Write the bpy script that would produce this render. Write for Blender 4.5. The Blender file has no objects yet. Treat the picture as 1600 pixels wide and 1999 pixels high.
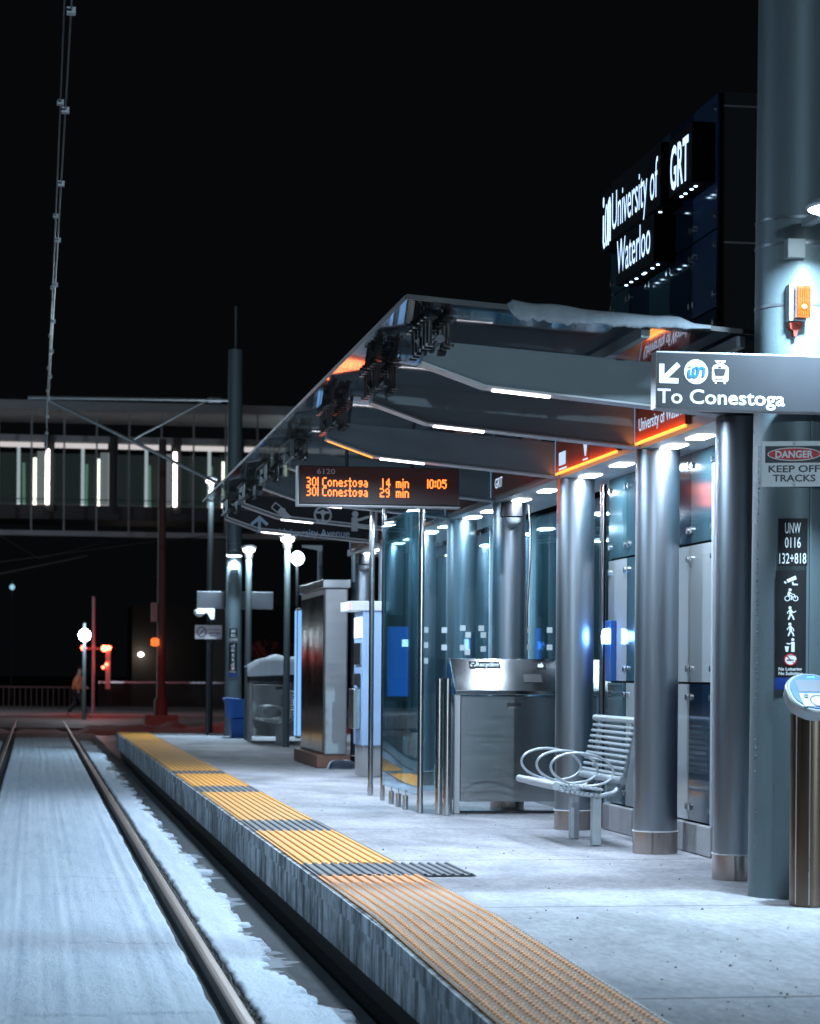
import bpy, bmesh, math, random
from mathutils import Vector, Matrix, noise
random.seed(7)
S = bpy.context.scene
COL = S.collection
R_ = math.radians
EYE = 1.19
# ------------------------------------------------------------------ camera
F_PX, ROLL, PSI = 4600.0, 0.0075, math.atan(735 / 4600.0)
cd = bpy.data.cameras.new('camera')
cam = bpy.data.objects.new('camera', cd)
COL.objects.link(cam)
right0 = Vector((math.cos(PSI), -math.sin(PSI), 0)); up0 = Vector((0, 0, 1))
fwd = Vector((math.sin(PSI), math.cos(PSI), 0))
cr = (right0 + ROLL * up0).normalized(); cu_ = (up0 - ROLL * right0).normalized()
M = Matrix.Identity(4)
for i in range(3):
    M[i][0], M[i][1], M[i][2] = cr[i], cu_[i], -fwd[i]
M.translation = (0, 0, EYE)
cam.matrix_world = M
cd.sensor_fit = 'HORIZONTAL'; cd.sensor_width = 36.0
cd.lens = F_PX / 1600 * 36
cd.shift_y = (1317.5 - 1000) / 1600
cd.clip_start = 0.1; cd.clip_end = 3000
cd.dof.use_dof = True; cd.dof.focus_distance = 15.5; cd.dof.aperture_fstop = 5.6
S.camera = cam
# ------------------------------------------------------------------ world, exposure
W = bpy.data.worlds.new('World'); S.world = W; W.use_nodes = True
wn = W.node_tree.nodes; wl = W.node_tree.links
bg = wn['Background']
bg.inputs[0].default_value = (0.62, 0.84, 1.0, 1); bg.inputs[1].default_value = 0.0026   # clear winter night
vs = S.view_settings
vs.view_transform = 'Standard'; vs.look = 'None'; vs.gamma = 1.0; vs.use_curve_mapping = False
vs.exposure = 0.0
try:
    S.cycles.use_denoising = True
    S.cycles.max_bounces = 8; S.cycles.transparent_max_bounces = 16
    S.cycles.sample_clamp_indirect = 6.0
    S.cycles.caustics_reflective = False; S.cycles.caustics_refractive = False
except Exception:
    pass
LIGHT_K = 2.15
LED_COL = (0.64, 0.81, 1.0)

def lamp(name, kind, loc, energy, color=LED_COL, size=0.3, size_y=None, rot=(0, 0, 0), parent=None, spot=None, radius=0.05, spread=180):
    l = bpy.data.lights.new(name, kind)
    l.energy = energy * LIGHT_K; l.color = color
    if kind == 'AREA':
        l.spread = R_(spread)
        if size_y: l.shape = 'RECTANGLE'; l.size = size; l.size_y = size_y
        else: l.shape = 'DISK'; l.size = size
    else:
        l.shadow_soft_size = radius
    if kind == 'SPOT':
        l.spot_size = R_(spot or 120); l.spot_blend = 0.4
    o = bpy.data.objects.new(name, l); COL.objects.link(o)
    o.location = loc; o.rotation_euler = rot
    if parent is not None:
        o.parent = parent
        o.location = Vector(loc) - origin(parent)
    return o

# ------------------------------------------------------------------ materials
MATS = {}
def nodes(m):
    m.use_nodes = True
    return m.node_tree.nodes, m.node_tree.links

def pbr(name, col, rough=0.5, metal=0.0, var=0.12, scale=6.0, bump=0.0, bscale=60.0, stretch=(1, 1, 1), rvar=0.1, spec=0.5, aniso=0.0):
    if name in MATS: return MATS[name]
    m = bpy.data.materials.new(name); n, l = nodes(m); p = n['Principled BSDF']
    tc = n.new('ShaderNodeTexCoord'); mp = n.new('ShaderNodeMapping'); mp.inputs['Scale'].default_value = stretch
    l.new(tc.outputs['Object'], mp.inputs[0])
    nz = n.new('ShaderNodeTexNoise'); nz.inputs['Scale'].default_value = scale; nz.inputs['Detail'].default_value = 6
    l.new(mp.outputs[0], nz.inputs[0])
    mx = n.new('ShaderNodeMix'); mx.data_type = 'RGBA'
    a = tuple(max(0, c * (1 - var)) for c in col); b = tuple(min(1, c * (1 + var)) for c in col)
    mx.inputs[6].default_value = (*a, 1); mx.inputs[7].default_value = (*b, 1)
    l.new(nz.outputs[0], mx.inputs[0]); l.new(mx.outputs[2], p.inputs['Base Color'])
    mr = n.new('ShaderNodeMapRange'); mr.inputs[3].default_value = max(0.02, rough - rvar); mr.inputs[4].default_value = min(1, rough + rvar)
    l.new(nz.outputs[0], mr.inputs[0]); l.new(mr.outputs[0], p.inputs['Roughness'])
    p.inputs['Metallic'].default_value = metal
    p.inputs['Specular IOR Level'].default_value = spec
    p.inputs['Anisotropic'].default_value = aniso
    if bump > 0:
        n2 = n.new('ShaderNodeTexNoise'); n2.inputs['Scale'].default_value = bscale; n2.inputs['Detail'].default_value = 5
        l.new(mp.outputs[0], n2.inputs[0])
        bp = n.new('ShaderNodeBump'); bp.inputs['Strength'].default_value = bump; bp.inputs['Distance'].default_value = 0.01
        l.new(n2.outputs[0], bp.inputs['Height']); l.new(bp.outputs[0], p.inputs['Normal'])
    MATS[name] = m
    return m

def emit(name, col, strength):
    if name in MATS: return MATS[name]
    m = bpy.data.materials.new(name); n, l = nodes(m)
    p = n['Principled BSDF']; p.inputs['Base Color'].default_value = (0.02, 0.02, 0.02, 1)
    p.inputs['Emission Color'].default_value = (*col, 1); p.inputs['Emission Strength'].default_value = strength
    MATS[name] = m
    return m

def glass(name, tint, rough=0.02, top=1.0, boost=0.0, film=0.0):
    if name in MATS: return MATS[name]
    m = bpy.data.materials.new(name); n, l = nodes(m)
    n.remove(n['Principled BSDF']); out = n['Material Output']
    tr = n.new('ShaderNodeBsdfTransparent'); tr.inputs[0].default_value = (*tint, 1)
    gl = n.new('ShaderNodeBsdfGlossy'); gl.inputs['Roughness'].default_value = rough; gl.inputs[0].default_value = (0.9, 0.95, 1, 1)
    # reflectance from the angle to the surface; the absolute value keeps back faces glassy
    ge = n.new('ShaderNodeNewGeometry')
    dt = n.new('ShaderNodeVectorMath'); dt.operation = 'DOT_PRODUCT'
    l.new(ge.outputs['Incoming'], dt.inputs[0]); l.new(ge.outputs['Normal'], dt.inputs[1])
    ab = n.new('ShaderNodeMath'); ab.operation = 'ABSOLUTE'; l.new(dt.outputs['Value'], ab.inputs[0])
    iv = n.new('ShaderNodeMath'); iv.operation = 'SUBTRACT'; iv.inputs[0].default_value = 1.0; l.new(ab.outputs[0], iv.inputs[1])
    pw = n.new('ShaderNodeMath'); pw.operation = 'POWER'; pw.inputs[1].default_value = 5.0; l.new(iv.outputs[0], pw.inputs[0])
    mr = n.new('ShaderNodeMapRange'); mr.inputs[3].default_value = 0.07 + boost; mr.inputs[4].default_value = top
    l.new(pw.outputs[0], mr.inputs[0])
    mx = n.new('ShaderNodeMixShader'); l.new(mr.outputs[0], mx.inputs[0]); l.new(tr.outputs[0], mx.inputs[1]); l.new(gl.outputs[0], mx.inputs[2])
    df = n.new('ShaderNodeBsdfDiffuse'); df.inputs[0].default_value = (0.35, 0.72, 0.85, 1)
    tc = n.new('ShaderNodeTexCoord'); nz_ = n.new('ShaderNodeTexNoise'); nz_.inputs['Scale'].default_value = 2.5; nz_.inputs['Detail'].default_value = 6
    mp = n.new('ShaderNodeMapping'); mp.inputs['Scale'].default_value = (3, 3, 0.4); l.new(tc.outputs['Object'], mp.inputs[0]); l.new(mp.outputs[0], nz_.inputs[0])
    fr = n.new('ShaderNodeMapRange'); fr.inputs[1].default_value = 0.35; fr.inputs[2].default_value = 0.7; fr.inputs[3].default_value = film * 0.3; fr.inputs[4].default_value = film
    l.new(nz_.outputs[0], fr.inputs[0])
    m2 = n.new('ShaderNodeMixShader'); l.new(fr.outputs[0], m2.inputs[0]); l.new(mx.outputs[0], m2.inputs[1]); l.new(df.outputs[0], m2.inputs[2])
    l.new(m2.outputs[0], out.inputs[0])
    MATS[name] = m
    return m

def platform_mat():
    m = bpy.data.materials.new('platform_concrete'); n, l = nodes(m); p = n['Principled BSDF']
    tc = n.new('ShaderNodeTexCoord')
    big = n.new('ShaderNodeTexNoise'); big.inputs['Scale'].default_value = 1.1; big.inputs['Detail'].default_value = 8; big.inputs['Roughness'].default_value = 0.65
    mp = n.new('ShaderNodeMapping'); mp.inputs['Scale'].default_value = (1.0, 0.45, 1)
    l.new(tc.outputs['Object'], mp.inputs[0]); l.new(mp.outputs[0], big.inputs[0])
    fine = n.new('ShaderNodeTexNoise'); fine.inputs['Scale'].default_value = 26; fine.inputs['Detail'].default_value = 10; fine.inputs['Roughness'].default_value = 0.72; m9 = n.new('ShaderNodeMapping'); m9.inputs['Scale'].default_value = (1, 0.4, 1); l.new(tc.outputs['Object'], m9.inputs[0]); l.new(m9.outputs[0], fine.inputs[0])
    r1 = n.new('ShaderNodeValToRGB'); r1.color_ramp.elements[0].position = 0.38; r1.color_ramp.elements[1].position = 0.64
    r1.color_ramp.elements[0].color = (0.31, 0.31, 0.325, 1); r1.color_ramp.elements[1].color = (0.55, 0.54, 0.575, 1)
    l.new(big.outputs[0], r1.inputs[0])
    r2 = n.new('ShaderNodeValToRGB'); r2.color_ramp.elements[0].position = 0.3; r2.color_ramp.elements[1].position = 0.62
    r2.color_ramp.elements[0].color = (0.62, 0.62, 0.64, 1); r2.color_ramp.elements[1].color = (1, 1, 1, 1)
    l.new(fine.outputs[0], r2.inputs[0])
    mu = n.new('ShaderNodeMix'); mu.data_type = 'RGBA'; mu.blend_type = 'MULTIPLY'; mu.inputs[0].default_value = 1
    l.new(r1.outputs[0], mu.inputs[6]); l.new(r2.outputs[0], mu.inputs[7])
    dm = n.new('ShaderNodeTexNoise'); dm.inputs['Scale'].default_value = 0.75; dm.inputs['Detail'].default_value = 9; dm.inputs['Roughness'].default_value = 0.6; dm.inputs['Distortion'].default_value = 0.6
    l.new(mp.outputs[0], dm.inputs[0])
    rd_ = n.new('ShaderNodeValToRGB'); rd_.color_ramp.elements[0].position = 0.50; rd_.color_ramp.elements[1].position = 0.60
    rd_.color_ramp.elements[0].color = (1, 1, 1, 1); rd_.color_ramp.elements[1].color = (0.74, 0.75, 0.78, 1); l.new(dm.outputs[0], rd_.inputs[0])
    mu2 = n.new('ShaderNodeMix'); mu2.data_type = 'RGBA'; mu2.blend_type = 'MULTIPLY'; mu2.inputs[0].default_value = 1
    l.new(mu.outputs[2], mu2.inputs[6]); l.new(rd_.outputs[0], mu2.inputs[7]); mu = mu2
    # dark grit
    vo = n.new('ShaderNodeTexVoronoi'); vo.inputs['Scale'].default_value = 16; vo.inputs['Randomness'].default_value = 1; l.new(tc.outputs['Object'], vo.inputs[0])
    gt = n.new('ShaderNodeMath'); gt.operation = 'LESS_THAN'; gt.inputs[1].default_value = 0.07; l.new(vo.outputs['Distance'], gt.inputs[0])
    m2 = n.new('ShaderNodeMix'); m2.data_type = 'RGBA'; m2.inputs[7].default_value = (0.16, 0.15, 0.14, 1)
    l.new(gt.outputs[0], m2.inputs[0]); l.new(mu.outputs[2], m2.inputs[6])
    # sawn joints across the platform every 3.05 m
    sx = n.new('ShaderNodeSeparateXYZ'); l.new(tc.outputs['Object'], sx.inputs[0])
    ad = n.new('ShaderNodeMath'); ad.operation = 'ADD'; ad.inputs[1].default_value = -11.9 + 30.5; l.new(sx.outputs[1], ad.inputs[0])
    md = n.new('ShaderNodeMath'); md.operation = 'MODULO'; md.inputs[1].default_value = 3.05; l.new(ad.outputs[0], md.inputs[0])
    lt = n.new('ShaderNodeMath'); lt.operation = 'LESS_THAN'; lt.inputs[1].default_value = 0.03; l.new(md.outputs[0], lt.inputs[0])
    m3 = n.new('ShaderNodeMix'); m3.data_type = 'RGBA'; m3.inputs[7].default_value = (0.13, 0.13, 0.14, 1)
    l.new(lt.outputs[0], m3.inputs[0]); l.new(m2.outputs[2], m3.inputs[6])
    l.new(m3.outputs[2], p.inputs['Base Color']); p.inputs['Roughness'].default_value = 0.8
    bp = n.new('ShaderNodeBump'); bp.inputs['Strength'].default_value = 0.7; bp.inputs['Distance'].default_value = 0.012
    l.new(fine.outputs[0], bp.inputs['Height']); l.new(bp.outputs[0], p.inputs['Normal'])
    return m

def wall_mat():
    m = bpy.data.materials.new('stained_concrete'); n, l = nodes(m); p = n['Principled BSDF']
    tc = n.new('ShaderNodeTexCoord')
    mp = n.new('ShaderNodeMapping'); mp.inputs['Scale'].default_value = (1, 4.5, 0.8); l.new(tc.outputs['Object'], mp.inputs[0])
    a = n.new('ShaderNodeTexNoise'); a.inputs['Scale'].default_value = 1.2; a.inputs['Detail'].default_value = 10; a.inputs['Roughness'].default_value = 0.72; l.new(mp.outputs[0], a.inputs[0])
    b = n.new('ShaderNodeTexNoise'); b.inputs['Scale'].default_value = 2.6; b.inputs['Detail'].default_value = 10; b.inputs['Roughness'].default_value = 0.7; l.new(tc.outputs['Object'], b.inputs[0])
    ra = n.new('ShaderNodeValToRGB'); ra.color_ramp.elements[0].position = 0.37; ra.color_ramp.elements[1].position = 0.56
    ra.color_ramp.elements[0].color = (0.055, 0.075, 0.085, 1); ra.color_ramp.elements[1].color = (0.70, 0.76, 0.80, 1); l.new(a.outputs[0], ra.inputs[0])
    rb = n.new('ShaderNodeValToRGB'); rb.color_ramp.elements[0].position = 0.40; rb.color_ramp.elements[1].position = 0.56
    rb.color_ramp.elements[0].color = (0.30, 0.31, 0.32, 1); rb.color_ramp.elements[1].color = (1, 1, 1, 1); l.new(b.outputs[0], rb.inputs[0])
    mu = n.new('ShaderNodeMix'); mu.data_type = 'RGBA'; mu.blend_type = 'MULTIPLY'; mu.inputs[0].default_value = 0.9
    l.new(ra.outputs[0], mu.inputs[6]); l.new(rb.outputs[0], mu.inputs[7])
    sx = n.new('ShaderNodeSeparateXYZ'); l.new(tc.outputs['Object'], sx.inputs[0])
    ad = n.new('ShaderNodeMath'); ad.operation = 'ADD'; ad.inputs[1].default_value = 30.1; l.new(sx.outputs[1], ad.inputs[0])
    md = n.new('ShaderNodeMath'); md.operation = 'MODULO'; md.inputs[1].default_value = 1.52; l.new(ad.outputs[0], md.inputs[0])
    lt = n.new('ShaderNodeMath'); lt.operation = 'LESS_THAN'; lt.inputs[1].default_value = 0.02; l.new(md.outputs[0], lt.inputs[0])
    m3 = n.new('ShaderNodeMix'); m3.data_type = 'RGBA'; m3.inputs[7].default_value = (0.03, 0.035, 0.04, 1)
    l.new(lt.outputs[0], m3.inputs[0]); l.new(mu.outputs[2], m3.inputs[6]); l.new(m3.outputs[2], p.inputs['Base Color'])
    p.inputs['Roughness'].default_value = 0.75
    bp = n.new('ShaderNodeBump'); bp.inputs['Strength'].default_value = 0.4; bp.inputs['Distance'].default_value = 0.01
    l.new(b.outputs[0], bp.inputs['Height']); l.new(bp.outputs[0], p.inputs['Normal'])
    return m

def snow_mat(name='snow', col=(0.78, 0.83, 0.88)):
    m = bpy.data.materials.new(name); n, l = nodes(m); p = n['Principled BSDF']
    tc = n.new('ShaderNodeTexCoord')
    mp = n.new('ShaderNodeMapping'); mp.inputs['Scale'].default_value = (9, 0.5, 1); l.new(tc.outputs['Object'], mp.inputs[0])
    a = n.new('ShaderNodeTexNoise'); a.inputs['Scale'].default_value = 1.6; a.inputs['Detail'].default_value = 6; l.new(mp.outputs[0], a.inputs[0])
    r = n.new('ShaderNodeValToRGB'); r.color_ramp.elements[0].position = 0.25; r.color_ramp.elements[1].position = 0.62
    r.color_ramp.elements[0].color = (col[0] * 0.80, col[1] * 0.84, col[2] * 0.88, 1); r.color_ramp.elements[1].color = (*col, 1); l.new(a.outputs[0], r.inputs[0])
    # scuffed grey patches with their own shape
    g = n.new('ShaderNodeTexNoise'); g.inputs['Scale'].default_value = 38; g.inputs['Detail'].default_value = 7; g.inputs['Roughness'].default_value = 0.75
    mg = n.new('ShaderNodeMapping'); mg.inputs['Scale'].default_value = (1, 0.45, 1); l.new(tc.outputs['Object'], mg.inputs[0]); l.new(mg.outputs[0], g.inputs[0])
    rg = n.new('ShaderNodeValToRGB'); rg.color_ramp.elements[0].position = 0.58; rg.color_ramp.elements[1].position = 0.74
    rg.color_ramp.elements[0].color = (0, 0, 0, 1); rg.color_ramp.elements[1].color = (0.5, 0.5, 0.5, 1); l.new(g.outputs[0], rg.inputs[0])
    mx = n.new('ShaderNodeMix'); mx.data_type = 'RGBA'; mx.inputs[7].default_value = (0.25, 0.27, 0.3, 1)
    l.new(rg.outputs[0], mx.inputs[0]); l.new(r.outputs[0], mx.inputs[6]); l.new(mx.outputs[2], p.inputs['Base Color'])
    p.inputs['Roughness'].default_value = 0.65
    bp = n.new('ShaderNodeBump'); bp.inputs['Strength'].default_value = 0.9; bp.inputs['Distance'].default_value = 0.016
    l.new(g.outputs[0], bp.inputs['Height']); l.new(bp.outputs[0], p.inputs['Normal'])
    return m

def tactile_mat(name, c0, c1, dust):
    m = bpy.data.materials.new(name); n, l = nodes(m); p = n['Principled BSDF']
    tc = n.new('ShaderNodeTexCoord')
    a = n.new('ShaderNodeTexNoise'); a.inputs['Scale'].default_value = 2.2; a.inputs['Detail'].default_value = 7; a.inputs['Roughness'].default_value = 0.7; l.new(tc.outputs['Object'], a.inputs[0])
    b = n.new('ShaderNodeTexNoise'); b.inputs['Scale'].default_value = 90; b.inputs['Detail'].default_value = 4; l.new(tc.outputs['Object'], b.inputs[0])
    mx = n.new('ShaderNodeMix'); mx.data_type = 'RGBA'; mx.inputs[6].default_value = (*c0, 1); mx.inputs[7].default_value = (*c1, 1); l.new(b.outputs[0], mx.inputs[0])
    r = n.new('ShaderNodeValToRGB'); r.color_ramp.elements[0].position = 0.5; r.color_ramp.elements[1].position = 0.78
    r.color_ramp.elements[0].color = (0, 0, 0, 1); r.color_ramp.elements[1].color = (0.7, 0.7, 0.7, 1); l.new(a.outputs[0], r.inputs[0])
    m2 = n.new('ShaderNodeMix'); m2.data_type = 'RGBA'; m2.inputs[7].default_value = (*dust, 1)
    l.new(r.outputs[0], m2.inputs[0]); l.new(mx.outputs[2], m2.inputs[6]); l.new(m2.outputs[2], p.inputs['Base Color'])
    p.inputs['Roughness'].default_value = 0.6
    return m

# ------------------------------------------------------------------ mesh collector
def origin(o):
    v = Vector((0, 0, 0))
    while o is not None:
        v += o.location; o = o.parent
    return v

_text_cache = {}
def text_mesh(s, bold=0.0, space=1.0):
    key = (s, bold, space)
    if key in _text_cache: return _text_cache[key]
    cu = bpy.data.curves.new('lettering', 'FONT'); cu.body = s; cu.size = 1.0; cu.offset = bold
    cu.space_character = space; cu.resolution_u = 3
    o = bpy.data.objects.new('lettering', cu); COL.objects.link(o)
    dg = bpy.context.evaluated_depsgraph_get(); dg.update()
    me = bpy.data.meshes.new_from_object(o.evaluated_get(dg))
    vs_ = [v.co.copy() for v in me.vertices]; fs = [tuple(p.vertices) for p in me.polygons]
    bpy.data.objects.remove(o); bpy.data.curves.remove(cu); bpy.data.meshes.remove(me)
    _text_cache[key] = (vs_, fs)
    return vs_, fs

class MB:
    def __init__(s): s.v = []; s.f = []; s.mi = []; s.cm = 0; s.warp = None; s.fr = None; s.eps = 0.0
    def add(s, vs_, fs):
        b = len(s.v); s.v += [Vector(p) for p in vs_]
        for q in fs: s.f.append([b + i for i in q]); s.mi.append(s.cm)
        return s
    def box(s, x0, x1, y0, y1, z0, z1):
        v = [(x0, y0, z0), (x1, y0, z0), (x1, y1, z0), (x0, y1, z0), (x0, y0, z1), (x1, y0, z1), (x1, y1, z1), (x0, y1, z1)]
        return s.add(v, [(3, 2, 1, 0), (4, 5, 6, 7), (0, 1, 5, 4), (1, 2, 6, 5), (2, 3, 7, 6), (3, 0, 4, 7)])
    def prism(s, poly, ax, a0, a1):
        n = len(poly); v = []
        for a in (a0, a1):
            for (p, q) in poly:
                v.append({'y': (p, a, q), 'x': (a, p, q), 'z': (p, q, a)}[ax])
        f = [tuple(range(n)), tuple(range(2 * n - 1, n - 1, -1))]
        for i in range(n):
            j = (i + 1) % n; f.append((i, i + n, j + n, j))
        return s.add(v, f)
    def cyl(s, p0, p1, r0, r1=None, n=16, caps=True):
        p0, p1 = Vector(p0), Vector(p1); r1 = r0 if r1 is None else r1
        d = (p1 - p0).normalized(); u = d.orthogonal().normalized(); w = d.cross(u); v = []
        for p, r in ((p0, r0), (p1, r1)):
            for i in range(n):
                a = 2 * math.pi * i / n; v.append(p + r * (u * math.cos(a) + w * math.sin(a)))
        f = [(i, (i + 1) % n, n + (i + 1) % n, n + i) for i in range(n)]
        if caps: f += [tuple(range(n - 1, -1, -1)), tuple(range(n, 2 * n))]
        return s.add(v, f)
    def tube(s, path, r, n=8, closed=False):
        P = [Vector(p) for p in path]; m = len(P); v = []; u = None
        for i in range(m):
            if closed: d = P[(i + 1) % m] - P[i - 1]
            else: d = P[min(i + 1, m - 1)] - P[max(i - 1, 0)]
            d.normalize()
            if u is None: u = d.orthogonal().normalized()
            u = (u - d * u.dot(d)).normalized(); w = d.cross(u)
            for k in range(n):
                a = 2 * math.pi * k / n; v.append(P[i] + r * (u * math.cos(a) + w * math.sin(a)))
        f = []
        for i in range(m if closed else m - 1):
            j = (i + 1) % m
            for k in range(n):
                k2 = (k + 1) % n; f.append((i * n + k, i * n + k2, j * n + k2, j * n + k))
        if not closed: f += [tuple(range(n - 1, -1, -1)), tuple(range((m - 1) * n, m * n))]
        return s.add(v, f)
    def lathe(s, prof, c, n=24):
        v = []; m = len(prof)
        for (r, z) in prof:
            for k in range(n):
                a = 2 * math.pi * k / n; v.append((c[0] + r * math.cos(a), c[1] + r * math.sin(a), c[2] + z))
        f = []
        for i in range(m - 1):
            for k in range(n):
                k2 = (k + 1) % n; f.append((i * n + k, i * n + k2, (i + 1) * n + k2, (i + 1) * n + k))
        f += [tuple(range(n - 1, -1, -1)), tuple(range((m - 1) * n, m * n))]
        return s.add(v, f)
    # ---- flat drawing in a frame: origin, x direction, up direction; depth along the normal
    def frame(s, o, x, u, wrap=None):
        x = Vector(x).normalized(); u = Vector(u).normalized(); s.fr = (Vector(o), x, u, x.cross(u), wrap)
        return s
    def P(s, a, b, h=0.0):
        o, x, u, nn, wrap = s.fr
        if wrap:                                   # wrap = (centre x, centre y, radius, start angle): bends the drawing round a round pole
            cx, cy, r, a0 = wrap; t = a0 + a / r
            return Vector((cx + (r + h) * math.cos(t), cy + (r + h) * math.sin(t), o.z + b))
        return o + x * a + u * b + nn * h
    def poly(s, pts, h0=0.0, h1=0.002):
        s.eps += 1.5e-5; h1 = h1 + s.eps; h0 = h0 - s.eps
        n = len(pts); v = [s.P(a, b, h0) for a, b in pts] + [s.P(a, b, h1) for a, b in pts]
        f = [tuple(range(n - 1, -1, -1)), tuple(range(n, 2 * n))]
        for i in range(n):
            j = (i + 1) % n; f.append((i, j, n + j, n + i))
        return s.add(v, f)
    def rect(s, a0, a1, b0, b1, h0=0.0, h1=0.002, cols=1):
        for i in range(cols):
            p = a0 + (a1 - a0) * i / cols; q = a0 + (a1 - a0) * (i + 1) / cols
            s.poly([(p, b0), (q, b0), (q, b1), (p, b1)], h0, h1)
        return s
    def disc(s, a, b, r, h0=0.0, h1=0.002, n=28, ry=None):
        ry = ry or r
        return s.poly([(a + r * math.cos(2 * math.pi * i / n), b + ry * math.sin(2 * math.pi * i / n)) for i in range(n)], h0, h1)
    def ring(s, a, b, r, w, h0=0.0, h1=0.002, n=28, t0=0.0, t1=None, ry=None):
        ry = ry or r; t1 = 2 * math.pi if t1 is None else t1
        for i in range(n):
            p, q = t0 + (t1 - t0) * i / n, t0 + (t1 - t0) * (i + 1) / n
            s.poly([(a + (r - w) * math.cos(p), b + (ry - w) * math.sin(p)), (a + r * math.cos(p), b + ry * math.sin(p)),
                    (a + r * math.cos(q), b + ry * math.sin(q)), (a + (r - w) * math.cos(q), b + (ry - w) * math.sin(q))], h0, h1)
        return s
    def line(s, p, q, w, h0=0.0, h1=0.002):
        dx, dy = q[0] - p[0], q[1] - p[1]; L = math.hypot(dx, dy) or 1; nx, ny = -dy / L * w / 2, dx / L * w / 2
        return s.poly([(p[0] - nx, p[1] - ny), (q[0] - nx, q[1] - ny), (q[0] + nx, q[1] + ny), (p[0] + nx, p[1] + ny)], h0, h1)
    def pline(s, pts, w, h0=0.0, h1=0.002):
        for p, q in zip(pts, pts[1:]): s.line(p, q, w, h0, h1)
        for p in pts[1:-1]: s.disc(p[0], p[1], w / 2, h0, h1, 10)
        return s
    def text(s, t, a, b, height, width=None, bold=0.0, align='l', h=0.0025, space=1.0):
        v, f = text_mesh(t, bold, space)
        x0 = min(p.x for p in v); x1 = max(p.x for p in v)
        k = height / 0.70                          # capital height of the built-in face
        kx = k if width is None else width / (x1 - x0)
        wid = (x1 - x0) * kx
        off = a - {'l': 0, 'c': wid / 2, 'r': wid}[align]
        return s.add([s.P(off + (p.x - x0) * kx, b + p.y * k, h) for p in v], f)
    def build(s, name, mats, parent=None, smooth=True, bevel=0.0, angle=35):
        o_ = origin(parent) if parent is not None else Vector((0, 0, 0))
        me = bpy.data.meshes.new(name)
        me.from_pydata([tuple(p - o_) for p in s.v], [], s.f)
        mats = mats if isinstance(mats, (list, tuple)) else [mats]
        for m in mats: me.materials.append(m)
        if len(mats) > 1: me.polygons.foreach_set('material_index', s.mi)
        bm = bmesh.new(); bm.from_mesh(me); bmesh.ops.recalc_face_normals(bm, faces=bm.faces); bm.to_mesh(me); bm.free()
        if smooth:
            me.polygons.foreach_set('use_smooth', [True] * len(me.polygons)); me.set_sharp_from_angle(angle=R_(angle))
        me.update()
        ob = bpy.data.objects.new(name, me); COL.objects.link(ob)
        if parent is not None: ob.parent = parent
        if bevel > 0:
            b = ob.modifiers.new('edge', 'BEVEL'); b.width = bevel; b.segments = 2; b.limit_method = 'ANGLE'; b.angle_limit = R_(40)
        return ob

def tag(o, label=None, cat=None, group=None, kind=None):
    if label: o['label'] = label
    if cat: o['category'] = cat
    if group: o['group'] = group
    if kind: o['kind'] = kind
    return o

def thing(name, loc, label, cat, group=None):
    o = bpy.data.objects.new(name, None); COL.objects.link(o); o.location = loc; o.empty_display_size = 0.2
    return tag(o, label, cat, group)

def copy_tree(o, parent=None):
    c = o.copy(); COL.objects.link(c); c.parent = parent
    for ch in list(o.children): copy_tree(ch, c)
    return c

def place_copy(src, loc, label):
    c = copy_tree(src); c.location = loc; c['label'] = label
    return c

X_, Y_, Z_ = (1, 0, 0), (0, 1, 0), (0, 0, 1)
# ------------------------------------------------------------------ common materials
ALU = pbr('brushed_aluminium', (0.34, 0.38, 0.42), 0.38, 1.0, 0.05, 3, bump=0.05, bscale=20, stretch=(14, 14, 0.6), rvar=0.04)
STEEL = pbr('stainless_steel', (0.60, 0.60, 0.60), 0.22, 1.0, 0.06, 4, stretch=(20, 20, 0.5), rvar=0.05)
STEEL_SHEET = pbr('brushed_steel_sheet', (0.46, 0.48, 0.49), 0.20, 1.0, 0.08, 3, stretch=(0.5, 1, 14), rvar=0.04)
BEAM = pbr('grey_painted_steel', (0.165, 0.20, 0.22), 0.55, 0.1, 0.08, 3)
BEAM_EDGE = pbr('light_grey_painted_steel', (0.42, 0.42, 0.43), 0.45, 0.2, 0.06, 3)
POLE = pbr('galvanised_pole_paint', (0.125, 0.165, 0.18), 0.5, 0.25, 0.08, 5, bump=0.12, bscale=70, rvar=0.08)
DARK = pbr('dark_grey_metal', (0.05, 0.05, 0.055), 0.4, 0.5, 0.2, 5)
BLACK = pbr('black_plastic', (0.012, 0.012, 0.014), 0.45, 0.0, 0.2, 5)
SIGN_GREY = pbr('charcoal_sign_face', (0.026, 0.027, 0.032), 0.42, 0.0, 0.06, 4, bump=0.03, bscale=200)
WHITE = pbr('white_vinyl', (0.80, 0.82, 0.84), 0.5, 0.0, 0.03, 5)
CONC = pbr('pale_concrete', (0.36, 0.36, 0.37), 0.85, 0.0, 0.25, 6, bump=0.3, bscale=40)
GALV = pbr('galvanised_bench_steel', (0.46, 0.50, 0.53), 0.4, 0.6, 0.12, 12, rvar=0.08)
SOFFIT = pbr('white_soffit_panel', (0.55, 0.56, 0.58), 0.4, 0.1, 0.05, 3)
SNOW = snow_mat('snow', (0.66, 0.76, 0.86))
SNOW2 = snow_mat('loose_snow', (0.70, 0.79, 0.89))
PANE = glass('clear_glass', (0.80, 0.93, 0.96), film=0.028)
SCREEN_GLASS = glass('tinted_screen_glass', (0.58, 0.80, 0.86), boost=0.08, film=0.028)
ROOF_GLASS = glass('roof_glass', (0.75, 0.80, 0.80), rough=0.03, top=0.9, boost=0.10)
TUBE = emit('white_lamp_tube', (1.0, 0.93, 0.95), 5.0)
DOWN = emit('white_downlight_lens', (0.9, 0.96, 1.0), 14.0)
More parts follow.
